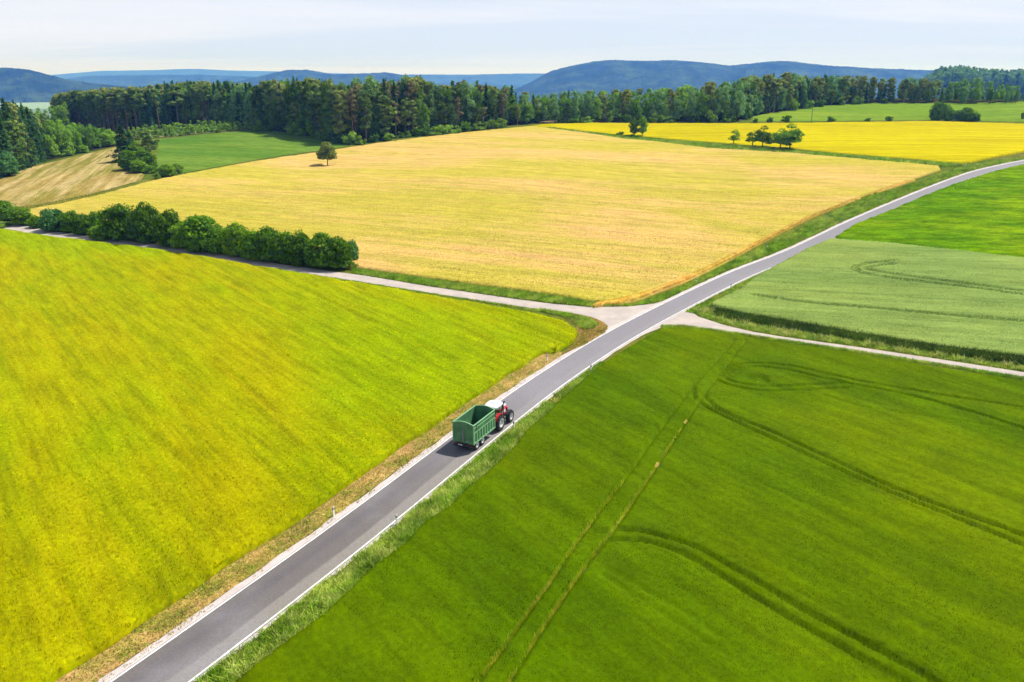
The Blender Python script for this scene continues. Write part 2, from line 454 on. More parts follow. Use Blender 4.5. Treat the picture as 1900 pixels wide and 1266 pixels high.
M['trackbed'] = crop('dry_track_bed', S(170,164,60,.7), S(140,150,40,.6), S(196,184,90,.7), R(60), 0.3, (0.2,0.6), 0.7, fine=0.3)
def asphalt():
    t = NT('worn_asphalt'); tc = t.n('ShaderNodeTexCoord'); sp = t.n('ShaderNodeSeparateXYZ'); t.l(tc.outputs['UV'], sp.inputs[0])
    x = sp.outputs[0]
    mp = t.n('ShaderNodeMapping'); mp.inputs['Scale'].default_value = (1.0, 0.06, 1); t.l(tc.outputs['UV'], mp.inputs[0])
    n1 = t.noise(mp.outputs[0], 1.6, 5, 0.6)
    xx = t.math('ADD', x, t.math('MULTIPLY', t.math('SUBTRACT', n1, 0.5), 1.1))
    edge = t.rng(xx, 0.75, 1.15)                          # paler new strip on the right
    c = t.mix(edge, S(142,134,130,.49), S(172,164,154,.53))
    # darker wheel track left of the middle
    trk = t.math('SUBTRACT', 1.0, t.math('ABSOLUTE', t.math('MULTIPLY', t.math('ADD', xx, 0.9), 1.1)))
    c = t.mix(t.math('MULTIPLY', t.rng(trk, 0.0, 1.0), 0.5), c, S(120,115,122,.5))
    nb = t.noise(t.mapping(), 0.08, 3)
    c = t.mix(t.math('MULTIPLY', t.rng(nb, 0.45, 0.7), 0.5), c, S(178,176,182,.58))
    far = t.n('ShaderNodeSeparateXYZ'); t.l(t.mapping(), far.inputs[0])
    c = t.mix(t.math('MULTIPLY', t.rng(far.outputs[1], 62, 105), 0.8), c, S(180,176,182,.5))   # older, bleached surface beyond the crossing
    crk = t.noise(t.mapping(scale=(1, 1, 1)), 0.9, 6, 0.8)
    c = t.mix(t.rng(t.math('ABSOLUTE', t.math('SUBTRACT', crk, 0.5)), 0.0, 0.012, 0.35, 0.0), c, S(92,88,88,.5))
    nf = t.noise(t.mapping(), 6.0, 4, 0.8)
    c = t.scale_col(c, t.rng(nf, 0.2, 0.8, 0.80, 1.18))
    b = t.n('ShaderNodeBsdfPrincipled'); t.l(c, b.inputs['Base Color']); b.inputs['Roughness'].default_value = 0.72; b.inputs['Specular IOR Level'].default_value = 0.3
    t.l(b.outputs[0], t.out.inputs[0]); return t.m
M['asphalt'] = asphalt()
def gravelmat(name, a, b_, c_):
    t = NT(name); v = t.mapping()
    c = t.mix(t.rng(t.noise(v, 0.35, 5, 0.65), 0.35, 0.65), a, b_)
    c = t.mix(t.rng(t.noise(v, 1.3, 4, 0.7), 0.6, 0.72, 0, 0.6), c, c_)
    c = t.scale_col(c, t.rng(t.noise(v, 7.0, 3, 0.8), 0.2, 0.8, 0.82, 1.16))
    d = t.n('ShaderNodeBsdfDiffuse'); t.l(c, d.inputs[0]); t.l(d.outputs[0], t.out.inputs[0]); return t.m
M['gravel'] = gravelmat('pale_gravel', S(222,208,196,.66), S(204,192,184,.66), S(178,166,158,.62))
M['shoulder'] = gravelmat('pale_road_shoulder', S(234,222,216,.66), S(220,208,200,.66), S(206,190,170,.62))
M['paint'] = plain('white_road_paint', (0.85, 0.84, 0.8), 0.6, var=0.12, sc=1.4)

# ------------------------------------------------------------------ the ground sheet
def ground():
    # fine grid near, rings beyond out to the horizon
    xs = np.arange(-420, 560, 3.5); ys = np.arange(-150, 700, 3.5)
    X, Y = np.meshgrid(xs, ys, indexing='ij')
    V = np.stack([X, Y, T(X, Y)], 2).reshape(-1, 3)
    nx, ny = X.shape; idx = np.arange(nx * ny).reshape(nx, ny)
    F = np.stack([idx[:-1, :-1], idx[1:, :-1], idx[1:, 1:], idx[:-1, 1:]], 2).reshape(-1, 4)
    # border loop in order, stretched outwards step by step
    loop = np.concatenate([idx[:, 0], idx[-1, 1:], idx[-2::-1, -1], idx[0, -2:0:-1]])
    c = np.array([70.0, 275.0]); prev = loop; n = len(loop)
    base = V[loop, :2] - c
    for k in (1.06, 1.15, 1.3, 1.5, 1.8, 2.2, 3, 4.5, 8, 16, 40, 60):
        q = c + base * k
        ring = np.stack([q[:, 0], q[:, 1], T(q[:, 0], q[:, 1])], 1)
        st = len(V); V = np.vstack([V, ring]); cur = np.arange(st, st + n)
        F = np.vstack([F, np.stack([prev, cur, np.roll(cur, -1), np.roll(prev, -1)], 1)]); prev = cur
    return tag(obj('ground', npmesh('ground', V, F, M['ground'], True)), kind='structure')
ground()

# ------------------------------------------------------------------ road
_L = [(205,1266),(300,1201),(560,1019),(586,1000),(746,880),(839,809),(955,720),(1108,626),(1239,559),(1363,500)]
_Rr = [(352,1266),(620,1060),(697,1000),(800,912),(877,850),(980,763),(1037,720),(1176,624),(1276,572),(1413,500)]
wl = P2(_L); wr = P2(_Rr)
RW = 2.32
def _side(pl, sgn):
    pl = resample(pl, 1.0); d = np.gradient(pl, axis=0); d /= np.linalg.norm(d, axis=1)[:, None]
    return pl + sgn * np.stack([d[:, 1], -d[:, 0]], 1) * RW
cl = np.vstack([_side(wl, 1), _side(wr, -1)])
o_ = np.argsort(cl @ np.array([0.6, 0.8])); cl = cl[o_]
k_ = (cl @ np.array([0.6, 0.8]))
bins = np.arange(k_[0], k_[-1], 6.0)
near_c = np.array([cl[(k_ >= b) & (k_ < b + 6)].mean(0) for b in bins if ((k_ >= b) & (k_ < b + 6)).any()])
far_c = P2([(1460,477),(1497,458),(1540,437),(1585,415),(1626,397),(1670,379),(1712,361),(1758,342),(1800,326),(1850,313),(1900,302),(1960,291),(2040,281),(2140,272)])
near_c = near_c[near_c[:, 1] < far_c[0, 1] - 6]
d0 = near_c[1] - near_c[0]; d0 /= np.linalg.norm(d0)
RC = np.vstack([near_c[0] - d0 * 60, near_c[0] - d0 * 30, near_c, far_c])
RC = smooth(resample(RC, 2.0), 40)
RC = resample(RC, 1.2)
ribbon(RC, -2.46, 2.5, 0.045, M['asphalt'], 'road', 9)
ribbon(RC, -3.12, -2.44, 0.035, M['shoulder'], 'road_shoulder', 3, wob=0.26)
ribbon(RC, 2.48, 2.84, 0.035, M['shoulder'], 'road_shoulder', 3, wob=0.26)
ribbon(RC, -RW - 0.075, -RW + 0.075, 0.051, M['paint'], 'road_marking')
ribbon(RC, RW - 0.075, RW + 0.075, 0.051, M['paint'], 'road_marking')
_rd = np.gradient(RC, axis=0); _rd /= np.linalg.norm(_rd, axis=1)[:, None]
def road_xy(y0, off):
    """point beside the road where its middle passes y0"""
    i = int(np.argmin(abs(RC[:, 1] - y0))); n = np.array([_rd[i, 1], -_rd[i, 0]])
    return RC[i] + n * off
def road_line(y0, y1, off, step=3):
    i0 = int(np.argmin(abs(RC[:, 1] - y0))); i1 = int(np.argmin(abs(RC[:, 1] - y1)))
    i = np.arange(i0, i1, step if i1 > i0 else -step); n = np.stack([_rd[i, 1], -_rd[i, 0]], 1)
    return RC[i] + n * off

# side tracks of pale gravel
tr_up = [(-260,376),(-120,392),(0,410),(60,421),(104,430),(186,441),(286,453),(400,470),(519,490),(608,503),(680,512),(800,532),(950,554),(1029,564.5),(1097,570),(1168,569),(1213,564),(1240,556)]
tr_lo = [(1262,553),(1220,584),(1150,611),(1124,619),(1128,608),(1119,598),(1097,588.5),(1060,581),(1003,574),(950,567),(800,544),(680,525),(608,514),(519,500),(400,483),(286,466),(186,453),(104,440),(60,433),(0,423),(-120,404),(-260,388)]
sheet('gravel_track', P2(tr_up + tr_lo), 0.7, 0.02, M['gravel'])
tr_r = [(1232,590),(1276,573),(1282,578),(1296,588),(1345,604),(1397,616),(1450,625),(1600,645.5),(1750,668),(1900,691),(2100,724),(2300,758),(2300,772),(2100,737),(1900,702),(1750,678),(1600,654),(1450,632),(1371,620),(1318,612),(1260,606),(1225,609),(1172,630),(1180,618)]
sheet('gravel_track', P2(tr_r), 0.5, 0.02, M['gravel'])
sheet('gravel_track', P2([(70,430),(20,431),(-60,428),(-200,420),(-200,425),(-60,436),(20,437),(80,437)]), 0.7, 0.016, M['gravel'])
# darker tarmac apron where the track meets the road on the right

# ------------------------------------------------------------------ fields
def crophf(h, amp=0.08, sc=0.5, extra=None, rr=0.6):
    def f(X, Y):
        z = h + amp * 2 * fbm(X * sc, Y * sc, 4, 2) + amp * rr * (RNG.rand(*X.shape) - 0.5)
        if extra is not None: z = z - extra(X, Y, h)
        return np.maximum(z, 0.03)
    return f
# mustard field
must_far = P2([(-420,372),(-150,398),(0,423),(100,438),(200,449),(300,462),(400,478),(500,495),(600,512),(700,528),(800,546),(900,563),(1000,581),(1045,593),(1066,606)], 0.8)
must_near = P2([(1072,620),(1063,637),(1030,657)])
must_road = road_line(float(must_near[-1, 1]) + 1, -20, -5.6)
mo = must_road + (fbm(must_road[:, 0] * .35, must_road[:, 1] * .35, 3, 4) * 1.1)[:, None] * np.array([0.89, -0.45])
must_poly = np.vstack([must_far, must_near, mo, [[-120, -20], [-190, 60]]])
def must_extra(X, Y, h):      # faint wheel lines and thin spots running across the crop
    a = R(-52); u = X * -math.sin(a) + Y * math.cos(a); v = X * math.cos(a) + Y * math.sin(a)
    w = np.abs(((u + 1.5 * fbm(v * .03, u * .03, 2, 3)) % 9.0) - 4.5)
    return 0.4 * (1 - sst(0.15, 0.6, w)) * sst(0.0, 0.22, fbm(X * .05, Y * .05, 2, 9))
sheet('mustard_field', must_poly, 0.55, 0, M['mustard'], 'yellow-green flowering mustard crop left of the road', 'stuff', True, crophf(0.75, 0.12, 0.6, must_extra), 'crop field', ek=0.6)

# green cereal field with its wheel tracks
TRK = [
 [(1363,632),(1331,668),(1281,721),(1216,810),(1153,897),(1100,963),(985,1130),(905,1240),(860,1300)],
 [(1384,632),(1347,679),(1310,726),(1274,779),(1216,868),(1163,947),(1126,1000),(1100,1031),(1040,1115),(970,1220),(925,1300)],
 [(1100,992),(1142,985),(1195,988),(1247,1002),(1300,1021),(1352,1052),(1416,1089),(1495,1137),(1600,1194),(1679,1237),(1726,1264),(1820,1320)],
 [(1132,1005),(1179,1004),(1237,1016),(1300,1047),(1374,1094),(1468,1152),(1563,1205),(1668,1264),(1760,1320)],
 [(1310,738),(1326,758),(1363,776),(1437,805),(1521,845),(1626,895),(1731,937),(1836,973),(1900,997),(2060,1060)],
 [(1300,752),(1363,784),(1426,813),(1521,858),(1626,905),(1731,947),(1836,989),(1900,1016),(2060,1085)],
 [(1339,697),(1352,681),(1395,675),(1468,679),(1573,705),(1679,724),(1784,742),(1900,758),(2060,786)],
 [(1347,700),(1363,687),(1405,681),(1468,689),(1521,703),(1600,718),(1705,739),(1810,768),(1900,797),(2060,850)],
 [(1339,700),(1363,713),(1416,720),(1495,717),(1573,712)],
 [(1331,708),(1363,721),(1416,728),(1495,726),(1573,722)],
 [(1287,721),(1286,735),(1297,747)]]
FAINT = [[(1120,1070),(1153,1094),(1232,1142),(1300,1189),(1380,1240)],[(1130,1060),(1180,1088),(1260,1130),(1330,1180)],[(1530,735),(1600,757),(1700,772),(1900,800)]]
def smooth_pts(p, n=3):
    p = np.array(p, float)
    for _ in range(n):
        q = [p[0]]
        for a, b in zip(p, p[1:]): q += [a * .75 + b * .25, a * .25 + b * .75]
        q.append(p[-1]); p = np.array(q)
    return p
TRKW = [(P2(smooth_pts(t, 2), 0.35), 0.58, (0.27 if i in (0,1) else 0.30)) for i, t in enumerate(TRK)] + [(P2(smooth_pts(t, 2), 0.4), 0.22, 0.3) for t in FAINT]
def groove(X, Y, h=0):
    """depth of the wheel tracks pressed into the crop"""
    out = np.zeros(X.shape)
    for pl, dep, w in TRKW:
        for a, b in zip(pl, pl[1:]):
            lo = np.minimum(a, b) - 1.0; hi = np.maximum(a, b) + 1.0
            m = (X > lo[0]) & (X < hi[0]) & (Y > lo[1]) & (Y < hi[1])
            if not m.any(): continue
            d = b - a; L = (d ** 2).sum() + 1e-9; x = X[m]; y = Y[m]
            t = np.clip(((x - a[0]) * d[0] + (y - a[1]) * d[1]) / L, 0, 1)
            dd = np.hypot(x - a[0] - d[0] * t, y - a[1] - d[1] * t)
            g = dep * (1 - sst(w * 0.72, w * 1.12, dd + 0.16 * fbm(x * 1.1, y * 1.1, 2, 6))) * (0.75 + 0.5 * fbm(x * .3, y * .3, 2, 8))
            out[m] = np.maximum(out[m], g)
    # a small bare hole in the crop
    hx, hy = HOLE; r = np.hypot((X - hx) / 1.7, (Y - hy) / 1.5 ) + 0.6 * fbm(X, Y, 2, 3)
    out = np.maximum(out, 0.56 * (1 - sst(0.7, 1.1, r)))
    return out
HOLE = P2([(1405, 709)])[0]
gr_top = P2([(1226,611),(1262,608),(1318,615),(1371,623),(1450,636),(1600,658),(1750,684),(1900,708),(2060,738)], 0.45)
gr_road = road_line(18, float(gr_top[0, 1]) - 3, 5.7)
_y = gr_road[:, 1]; _n = np.array([0.86, -0.5])
gr_road = gr_road + ((fbm(gr_road[:, 0] * .3, _y * .3, 3, 11) * 0.9)[:, None] - (1.6 * sst(70, 105, _y))[:, None] * 1.0) * _n
gr_poly = np.vstack([gr_top, P2([(2060,1100),(2060,1500)]), [[40, 18]], gr_road])
sheet('green_cereal_field', gr_poly, 0.24, 0, M['green'], 'dark green cereal crop with curved tramlines right of the road', 'stuff', True, crophf(0.6, 0.07, 0.45, groove), 'crop field', ek=0.35)
sheet('bare_soil', P2([(1398,710),(1406,708),(1413,711),(1408,715),(1400,714)]), 0.3, 0.05, M['straw'])

for i_, j_, w_ in ((0, 5, .15), (1, 3, .13)):
    _p = resample(P2(smooth_pts(TRK[i_][j_:], 2), 0.1), 1.0)
    ribbon(_p, -w_, w_, 0.07, M['trackbed'], 'wheel_track', 2, wob=0.12)
# wheat
wh_near = P2([(-260,372),(0,400),(200,432),(400,462),(600,492),(660,501),(680,503),(800,521),(900,534),(950,541),(1029,552),(1081,561),(1129,567),(1152,567.5)])
wh_road = P2([(1174,560),(1226,540),(1266,525),(1316,502),(1400,457),(1453,429),(1505,403.5),(1584,372),(1637,353),(1689,336),(1745,317)])
wh_far = P2([(1742,308),(1689,302.5),(1558,291.5),(1476,284),(1420,280.5),(1319,275),(1218,262.5),(1155,256.5),(1092,247),(1028,238.5),(985,234),(960,236.5),(863,246),(782,255),(702,265.5),(648,273.5),(594,282),(527,290.5),(460,301.5),(349,321.5),(269,338),(188,360.5),(107,379),(56,388),(27,391),(-60,396),(-260,380)], 0.6)[:-2]
wh_poly = np.vstack([wh_near[1:], wh_road, wh_far, P2([(-60,399)])])
LONE = P2([(608,308)])[0]
def wheat_extra(X, Y, h):
    a = R(-28); u = X * -math.sin(a) + Y * math.cos(a); v = X * math.cos(a) + Y * math.sin(a)
    w = np.abs(((u + 2.0 * fbm(v * .02, u * .02, 2, 3)) % 16.0) - 8)
    g = 0.3 * (1 - sst(0.3, 1.0, w)) * sst(-0.05, 0.1, fbm(X * .03, Y * .03, 2, 19))
    return np.maximum(g, 0.6 * (1 - sst(2.0, 3.2, np.hypot(X - LONE[0], Y - LONE[1]))))
sheet('wheat_field', wh_poly, 0.95, 0, M['wheat'], 'golden ripening wheat field beyond the crossing', 'stuff', True, crophf(0.7, 0.12, 0.28, wheat_extra), 'crop field', ek=0.3)
ma = P2([(1129,568.5),(1152,569),(1176,562),(1228,542),(1268,527),(1318,503.5),(1402,459),(1455,431),(1507,405),(1586,373.5),(1639,354.5),(1691,337)])
mb = P2([(1700,333),(1640,351),(1584,369),(1500,401),(1448,425),(1395,452),(1306,497),(1246,523),(1200,540),(1150,553),(1110,560),(1100,565)], 0.7)
sheet('dry_crop_margin', np.vstack([ma, mb]), 0.5, 0.72, M['orange'], 'dry orange edge of the wheat field along the road verge', 'stuff', True, crophf(0.72, 0.10, 0.6), 'crop margin', ek=0.3)

# rape in flower
rp_near = P2([(985,236.5),(1028,240),(1081,246.5),(1155,254),(1193,257),(1268,263.5),(1354,270.5),(1420,276),(1479,281),(1584,291),(1663,297.5),(1742,304.5),(1779,306.5),(1797,304),(1847,293),(1900,283),(2000,270),(2150,258)])
rp_far = P2([(2150,229),(1900,229.5),(1735,224.5),(1650,226),(1500,228),(1400,229),(1200,228.5),(1100,228),(1010,230.5)], 0.8)
sheet('rape_field', np.vstack([rp_near, rp_far]), 1.3, 0, M['rape'], 'bright yellow flowering rape field along the wood', 'stuff', True, crophf(0.9, 0.1, 0.25), 'crop field', ek=0.4)
# fields right of the road
lu = np.vstack([P2([(1549,441),(1586,417),(1665,386),(1710,366),(1768,343),(1847,318),(1900,306),(2000,291),(2200,280)]), P2([(2300,520),(2100,504),(1900,484),(1768,468),(1637,454),(1560,447)])])
sheet('clover_field', lu, 0.7, 0, M['lush'], 'vivid green leafy field in the bend of the road', 'stuff', True, crophf(0.3, 0.1, 0.35), 'crop field', ek=0.3)
ba = np.vstack([P2([(1541,447),(1637,454),(1768,468),(1900,484),(2100,504),(2300,520),(2300,760),(2100,705)]), P2([(1900,669),(1750,650),(1600,626),(1500,608),(1371,586),(1322,576),(1318,568),(1373,541),(1403,517),(1455,489),(1500,464)])])
def bar_extra(X, Y, h):
    out = np.zeros(X.shape)
    for t in BTR:
        for a, b in zip(t, t[1:]):
            d = b - a; L = (d ** 2).sum() + 1e-9
            tt = np.clip(((X - a[0]) * d[0] + (Y - a[1]) * d[1]) / L, 0, 1)
            dd = np.hypot(X - a[0] - d[0] * tt, Y - a[1] - d[1] * tt)
            out = np.maximum(out, 0.4 * (1 - sst(0.3, 0.9, dd)))
    return out
BTR = [P2(smooth_pts(t, 1), 0.6) for t in ([(1660,484),(1620,487),(1590,493),(1584,500),(1610,510),(1700,522),(1800,533),(1900,547)],[(1655,490),(1625,493),(1602,499),(1640,506),(1740,520),(1900,540)],[(1402,548),(1500,562),(1640,573),(1760,585),(1900,596)])]
sheet('barley_field', ba, 0.6, 0, M['barley'], 'pale grey-green barley field above the right-hand track', 'stuff', True, crophf(0.75, 0.05, 0.3, bar_extra, 0.3), 'crop field', ek=0.45)
# left distance
me_ = P2([(293,259),(360,252),(420,246),(480,242),(540,241.5),(590,250),(625,262),(648,271),(594,280),(527,288.5),(460,299.5),(349,320),(318,324),(290,312)])
sheet('meadow', me_, 2.0, 0.12, M['meadow'], 'smooth green meadow beyond the lone tree', 'stuff', False, None, 'meadow')
st_ = P2([(-150,352),(0,334),(35,317),(107,299),(175,283),(222,271),(232,280),(240,305),(268,326),(262,335),(161,363),(62,382),(27,385),(0,378),(-60,388),(-200,380)])
sheet('stubble_field', st_, 2.0, 0.12, M['stubble'], 'brown striped mown field beside the spruce clump', 'stuff', False, None, 'stubble field')
gh = P2([(1396,226),(1398,216),(1453,205),(1532,195),(1610,191),(1700,191),(1780,192),(1887,190),(2050,186),(2150,200),(2150,226),(1900,226.5),(1735,222),(1650,223.5),(1500,225.5)])
sheet('pasture', gh, 3.0, 0.1, M['farhill'], 'green pasture slope rising to the wood', 'stuff', False, None, 'pasture')
# ------------------------------------------------------------------ far hills and the air
def hill(name, prof, dist, depth, base, mat, na=420, nd=46, seed=0, bump=7.0, bsc=22.0, taper=60):
    """wooded ridge: crest outline over bearing, at a real distance, with a front and a back slope"""
    prof = np.array(prof, float)
    px = np.linspace(prof[0, 0], prof[-1, 0], na)
    py = np.interp(px, prof[:, 0], prof[:, 1])
    k = np.array([1, 4, 6, 4, 1.]) / 16
    py = np.convolve(np.pad(py, 2, 'edge'), k, 'valid')
    az = (px - CX) / FPX
    t = np.linspace(-1, 0.8, nd)
    dx = az[:, None] * np.ones(nd); wob = fbm(az * 9 + seed, az * 0, 3, seed)[:, None] * depth * 0.5
    Y = dist + wob * (1 - abs(t))[None] + t[None] * depth * np.ones((na, 1))
    X = dx * Y
    elev = (137 - py) / FPX / math.cos(PITCH) ** 2 * (1.0)
    crest = CAMH + elev * dist * 1.0
    sh = np.exp(-(t * 1.55) ** 2)[None] + 0 * X
    e0 = math.exp(-(1.55) ** 2); sh = (sh - e0) / (1 - e0)
    edge = np.minimum(np.arange(na), np.arange(na)[::-1]) / taper
    sh = sh * np.clip(edge, 0, 1)[:, None] ** 0.5 if taper else sh
    spur = fbm(X / (depth * 0.55), Y / (depth * 0.8), 4, seed + 3)
    sh = np.clip(sh * (1 + 0.55 * spur * (1 - sh)), 0, 1.02)
    Z = base + (crest[:, None] - base) * sh
    Z = Z + bump * (1.3 * fbm(X / bsc, Y / bsc, 3, seed) + 0.5 * (np.random.RandomState(seed).rand(*X.shape) - .5)) * (sh > 0.02)
    idx = np.arange(na * nd).reshape(na, nd)
    F = np.stack([idx[:-1, :-1], idx[1:, :-1], idx[1:, 1:], idx[:-1, 1:]], 2).reshape(-1, 4)
    V = np.stack([X, Y, Z], 2).reshape(-1, 3)
    return tag(obj(name, npmesh(name, V, F, mat)), kind='structure')
def hillmat():
    t = NT('far_wooded_hill'); v = t.mapping()
    c = t.mix(t.rng(t.noise(v, 0.004, 5, 0.6), 0.35, 0.65), S(24,44,22,.45), S(84,106,52,.55))
    c = t.mix(t.rng(t.noise(v, 0.010, 5, 0.85), 0.46, 0.58, 0, .85), c, S(14,26,14,.4))
    d = t.n("ShaderNodeBsdfDiffuse"); t.l(c, d.inputs[0]); t.l(d.outputs[0], t.out.inputs[0]); return t.m
M['hill'] = hillmat()
hill('hills', [(60,134.5),(140,133.5),(250,132.3),(320,131.6),(370,129.8),(400,129.6),(450,132),(520,133),(620,136),(760,138.5),(900,139.5)], 17400, 2560, -140, M['hill'], 300, 20, 1, 6, 60)
hill('hills', [(620,141),(700,139.5),(774,138.2),(870,138.4),(960,136.8),(1030,136.6),(1130,138),(1250,140)], 13300, 1920, -140, M['hill'], 300, 24, 2, 6, 50)
hill('hills', [(60,148),(130,145),(200,140.5),(300,139),(400,138.5),(480,141),(560,146),(640,148),(760,151),(900,152),(1020,156)], 10080, 1760, -140, M['hill'], 420, 34, 3, 7, 34)
hill('hills', [(400,158),(460,150),(514,139),(554,131.5),(589,131),(635,138),(688,136.5),(728,135),(760,139),(796,148),(850,158)], 7360, 1120, -140, M['hill'], 420, 40, 4, 8, 26, 20)
hill('hills', [(-300,140),(-120,133),(0,129.5),(55,128),(100,131),(130,138),(165,146),(215,152),(280,158),(350,163),(420,170)], 5120, 992, -140, M['hill'], 560, 60, 5, 9, 20, 30)
hill('hills', [(900,172),(930,166),(960,160),(990,147),(1016,134),(1041,128),(1066,123),(1097,118),(1122,116.5),(1180,118),(1230,117),(1268,119.5),(1332,125),(1369,122),(1405,118.5),(1432,118),(1505,125),(1584,129),(1663,131.5),(1750,134),(1900,138),(2100,142)], 6720, 1440, -140, M['hill'], 640, 64, 6, 9, 24, 20)
# a pale field in the valley on the left
M['palefield'] = gravelmat('pale_valley_field', S(150,180,140,.7), S(170,190,150,.7), S(200,200,180,.7))
def valley():
    V = []
    for x, y in ((-60,191),(50,190.8),(70,190.2),(100,190),(105,196),(112,200),(60,203),(-60,197)):
        X, Y = at_z(x, y, -70.0); V.append((float(X), float(Y), -70.0))
    n = len(V); V2 = V + [(x, y, -150) for x, y, z in V]
    me = bpy.data.meshes.new('field'); me.from_pydata(V2, [], [list(range(n))[::-1]] + [[i, (i + 1) % n, n + (i + 1) % n, n + i] for i in range(n)])
    me.materials.append(M['palefield']); tag(obj('valley_field', me), kind='structure')
valley()

def haze():
    m = bpy.data.materials.new('haze_air'); m.use_nodes = True; t = m.node_tree; t.nodes.clear()
    o = t.nodes.new('ShaderNodeOutputMaterial'); v = t.nodes.new('ShaderNodeVolumePrincipled')
    v.inputs['Color'].default_value = (0.12, 0.32, 0.98, 1)
    v.inputs['Absorption Color'].default_value = (1, 1, 1, 1)
    v.inputs['Density'].default_value = 0.00012
    v.inputs['Anisotropy'].default_value = 0.15
    t.links.new(v.outputs[0], o.inputs['Volume'])
    X0, X1, Y0, Y1, Z0, Z1 = 0, 0, 0, 0, -146, 215
    X0, X1, Y0, Y1 = -30000, 30000, -20000, 30000
    V = [(x, y, z) for z in (Z0, Z1) for y in (Y0, Y1) for x in (X0, X1)]
    F = [(0,2,3,1),(4,5,7,6),(0,1,5,4),(2,6,7,3),(0,4,6,2),(1,3,7,5)]
    me = bpy.data.meshes.new('haze'); me.from_pydata(V, [], F); me.materials.append(m)
    tag(obj('haze', me), kind='stuff')
haze()

# ------------------------------------------------------------------ trees
LM = {
 'broad': leafmat('broadleaf_green', S(118,154,42,1.15), S(78,114,30,1.1), 0.35, 0.35),
 'broad_light': leafmat('broadleaf_light_green', S(138,170,58,1.2), S(104,142,44,1.1), 0.25, 0.35),
 'broad_blue': leafmat('broadleaf_grey_green', S(128,160,92,1.15), S(88,124,64,1.1), 0.3, 0.35),
 'hedge': leafmat('hedge_green', S(108,146,30,1.15), S(64,102,20,1.0), 0.25, 0.38, sc=0.9),
 'hedge_light': leafmat('hedge_light_green', S(134,168,38,1.2), S(92,132,28,1.05), 0.15, 0.38, sc=0.9),
 'hedge_blue': leafmat('hedge_blue_green', S(108,156,84,1.1), S(70,116,54,1.), 0.12, 0.38, sc=0.9),
 'pine': leafmat('pine_needles', S(118,144,62,1.25), S(78,106,46,1.1), 0.38, 0.3, hue=S(128,126,70,1.15)),
 'spruce': leafmat('spruce_needles', S(80,114,56,1.25), S(50,84,42,1.1), 0.38, 0.28),
 'olive': leafmat('olive_brown_leaves', S(126,138,62,1.5), S(92,106,46,1.3), 0.1, 0.3, sc=.9),
 'rusty': leafmat('dry_rusty_needles', S(132,124,80,1.05), S(104,104,66,1.), 0.2, 0.2),
}
def barkmat(name, a, b):
    t = NT(name); v = t.mapping(scale=(1, 1, .3))
    c = t.mix(t.rng(t.noise(v, 3.0, 3), .35, .65), a, b)
    d = t.n("ShaderNodeBsdfDiffuse"); t.l(c, d.inputs[0]); t.l(d.outputs[0], t.out.inputs[0]); return t.m
BK = {'dark': barkmat('dark_bark', S(92,78,62,.6), S(60,50,40,.6)), 'pine': barkmat('pine_bark', S(176,148,122,.7), S(132,112,96,.7)), 'grey': barkmat('grey_bark', S(140,130,112,.6), S(96,88,74,.6))}

def leaves(C, N, size, r, asp=0.8):
    n = len(C); q = r.randn(n, 3) * 0.55 + N; q /= np.linalg.norm(q, axis=1)[:, None] + 1e-9
    a = np.cross(q, r.randn(n, 3)); a /= np.linalg.norm(a, axis=1)[:, None] + 1e-9
    b = np.cross(q, a); s = size * (0.6 + 0.8 * r.rand(n))[:, None]
    V = np.stack([C - a * s * .5 - b * s * .35, C + a * s * .5 - b * s * .35, C + b * s * asp], 1)
    return V.reshape(-1, 3)
def tube(path, rad, k=6):
    V = []; F = []
    path = [Vector(p) for p in path]
    for i, p in enumerate(path):
        d = (path[min(i + 1, len(path) - 1)] - path[max(i - 1, 0)]).normalized()
        u = d.orthogonal().normalized(); w = d.cross(u)
        for j in range(k):
            a = 2 * math.pi * j / k; V.append(p + (u * math.cos(a) + w * math.sin(a)) * rad[i])
    for i in range(len(path) - 1):
        for j in range(k): F.append((i * k + j, i * k + (j + 1) % k, (i + 1) * k + (j + 1) % k, (i + 1) * k + j))
    return [tuple(v) for v in V], F
def joined(parts):
    V = []; F = []
    for v, f in parts:
        o = len(V); V += list(v); F += [tuple(i + o for i in q) for q in f]
    return V, F
def trunkmesh(name, kind, H, cr, r, mat):
    parts = []
    lean = r.randn(2) * 0.02 * H
    rad = 0.012 * H + 0.08
    top = H * (0.72 if kind == 'broad' else 0.93)
    path = [(lean[0] * t * t, lean[1] * t * t, -0.3 + (top + .3) * t) for t in (0, .12, .3, .5, .75, 1)]
    parts.append(tube(path, [rad * q for q in (1.5, 1.05, .9, .75, .5, .12)], 6))
    nl = 7 if kind == 'broad' else 4
    for i in range(nl):
        t = (0.28 + 0.5 * i / nl) if kind == 'broad' else (0.5 + 0.4 * i / nl)
        a = i * 2.4 + r.rand(); z = top * t; L = cr * (0.75 if kind == 'broad' else .6)
        p0 = Vector((lean[0] * t * t, lean[1] * t * t, z)); d = Vector((math.cos(a), math.sin(a), 0.7 if kind == 'broad' else 0.15))
        parts.append(tube([p0, p0 + d * L * .5, p0 + d * L + Vector((0, 0, L * .15))], [rad * .4, rad * .25, rad * .08], 4))
    V, F = joined(parts)
    return npmesh(name, V, F, mat)
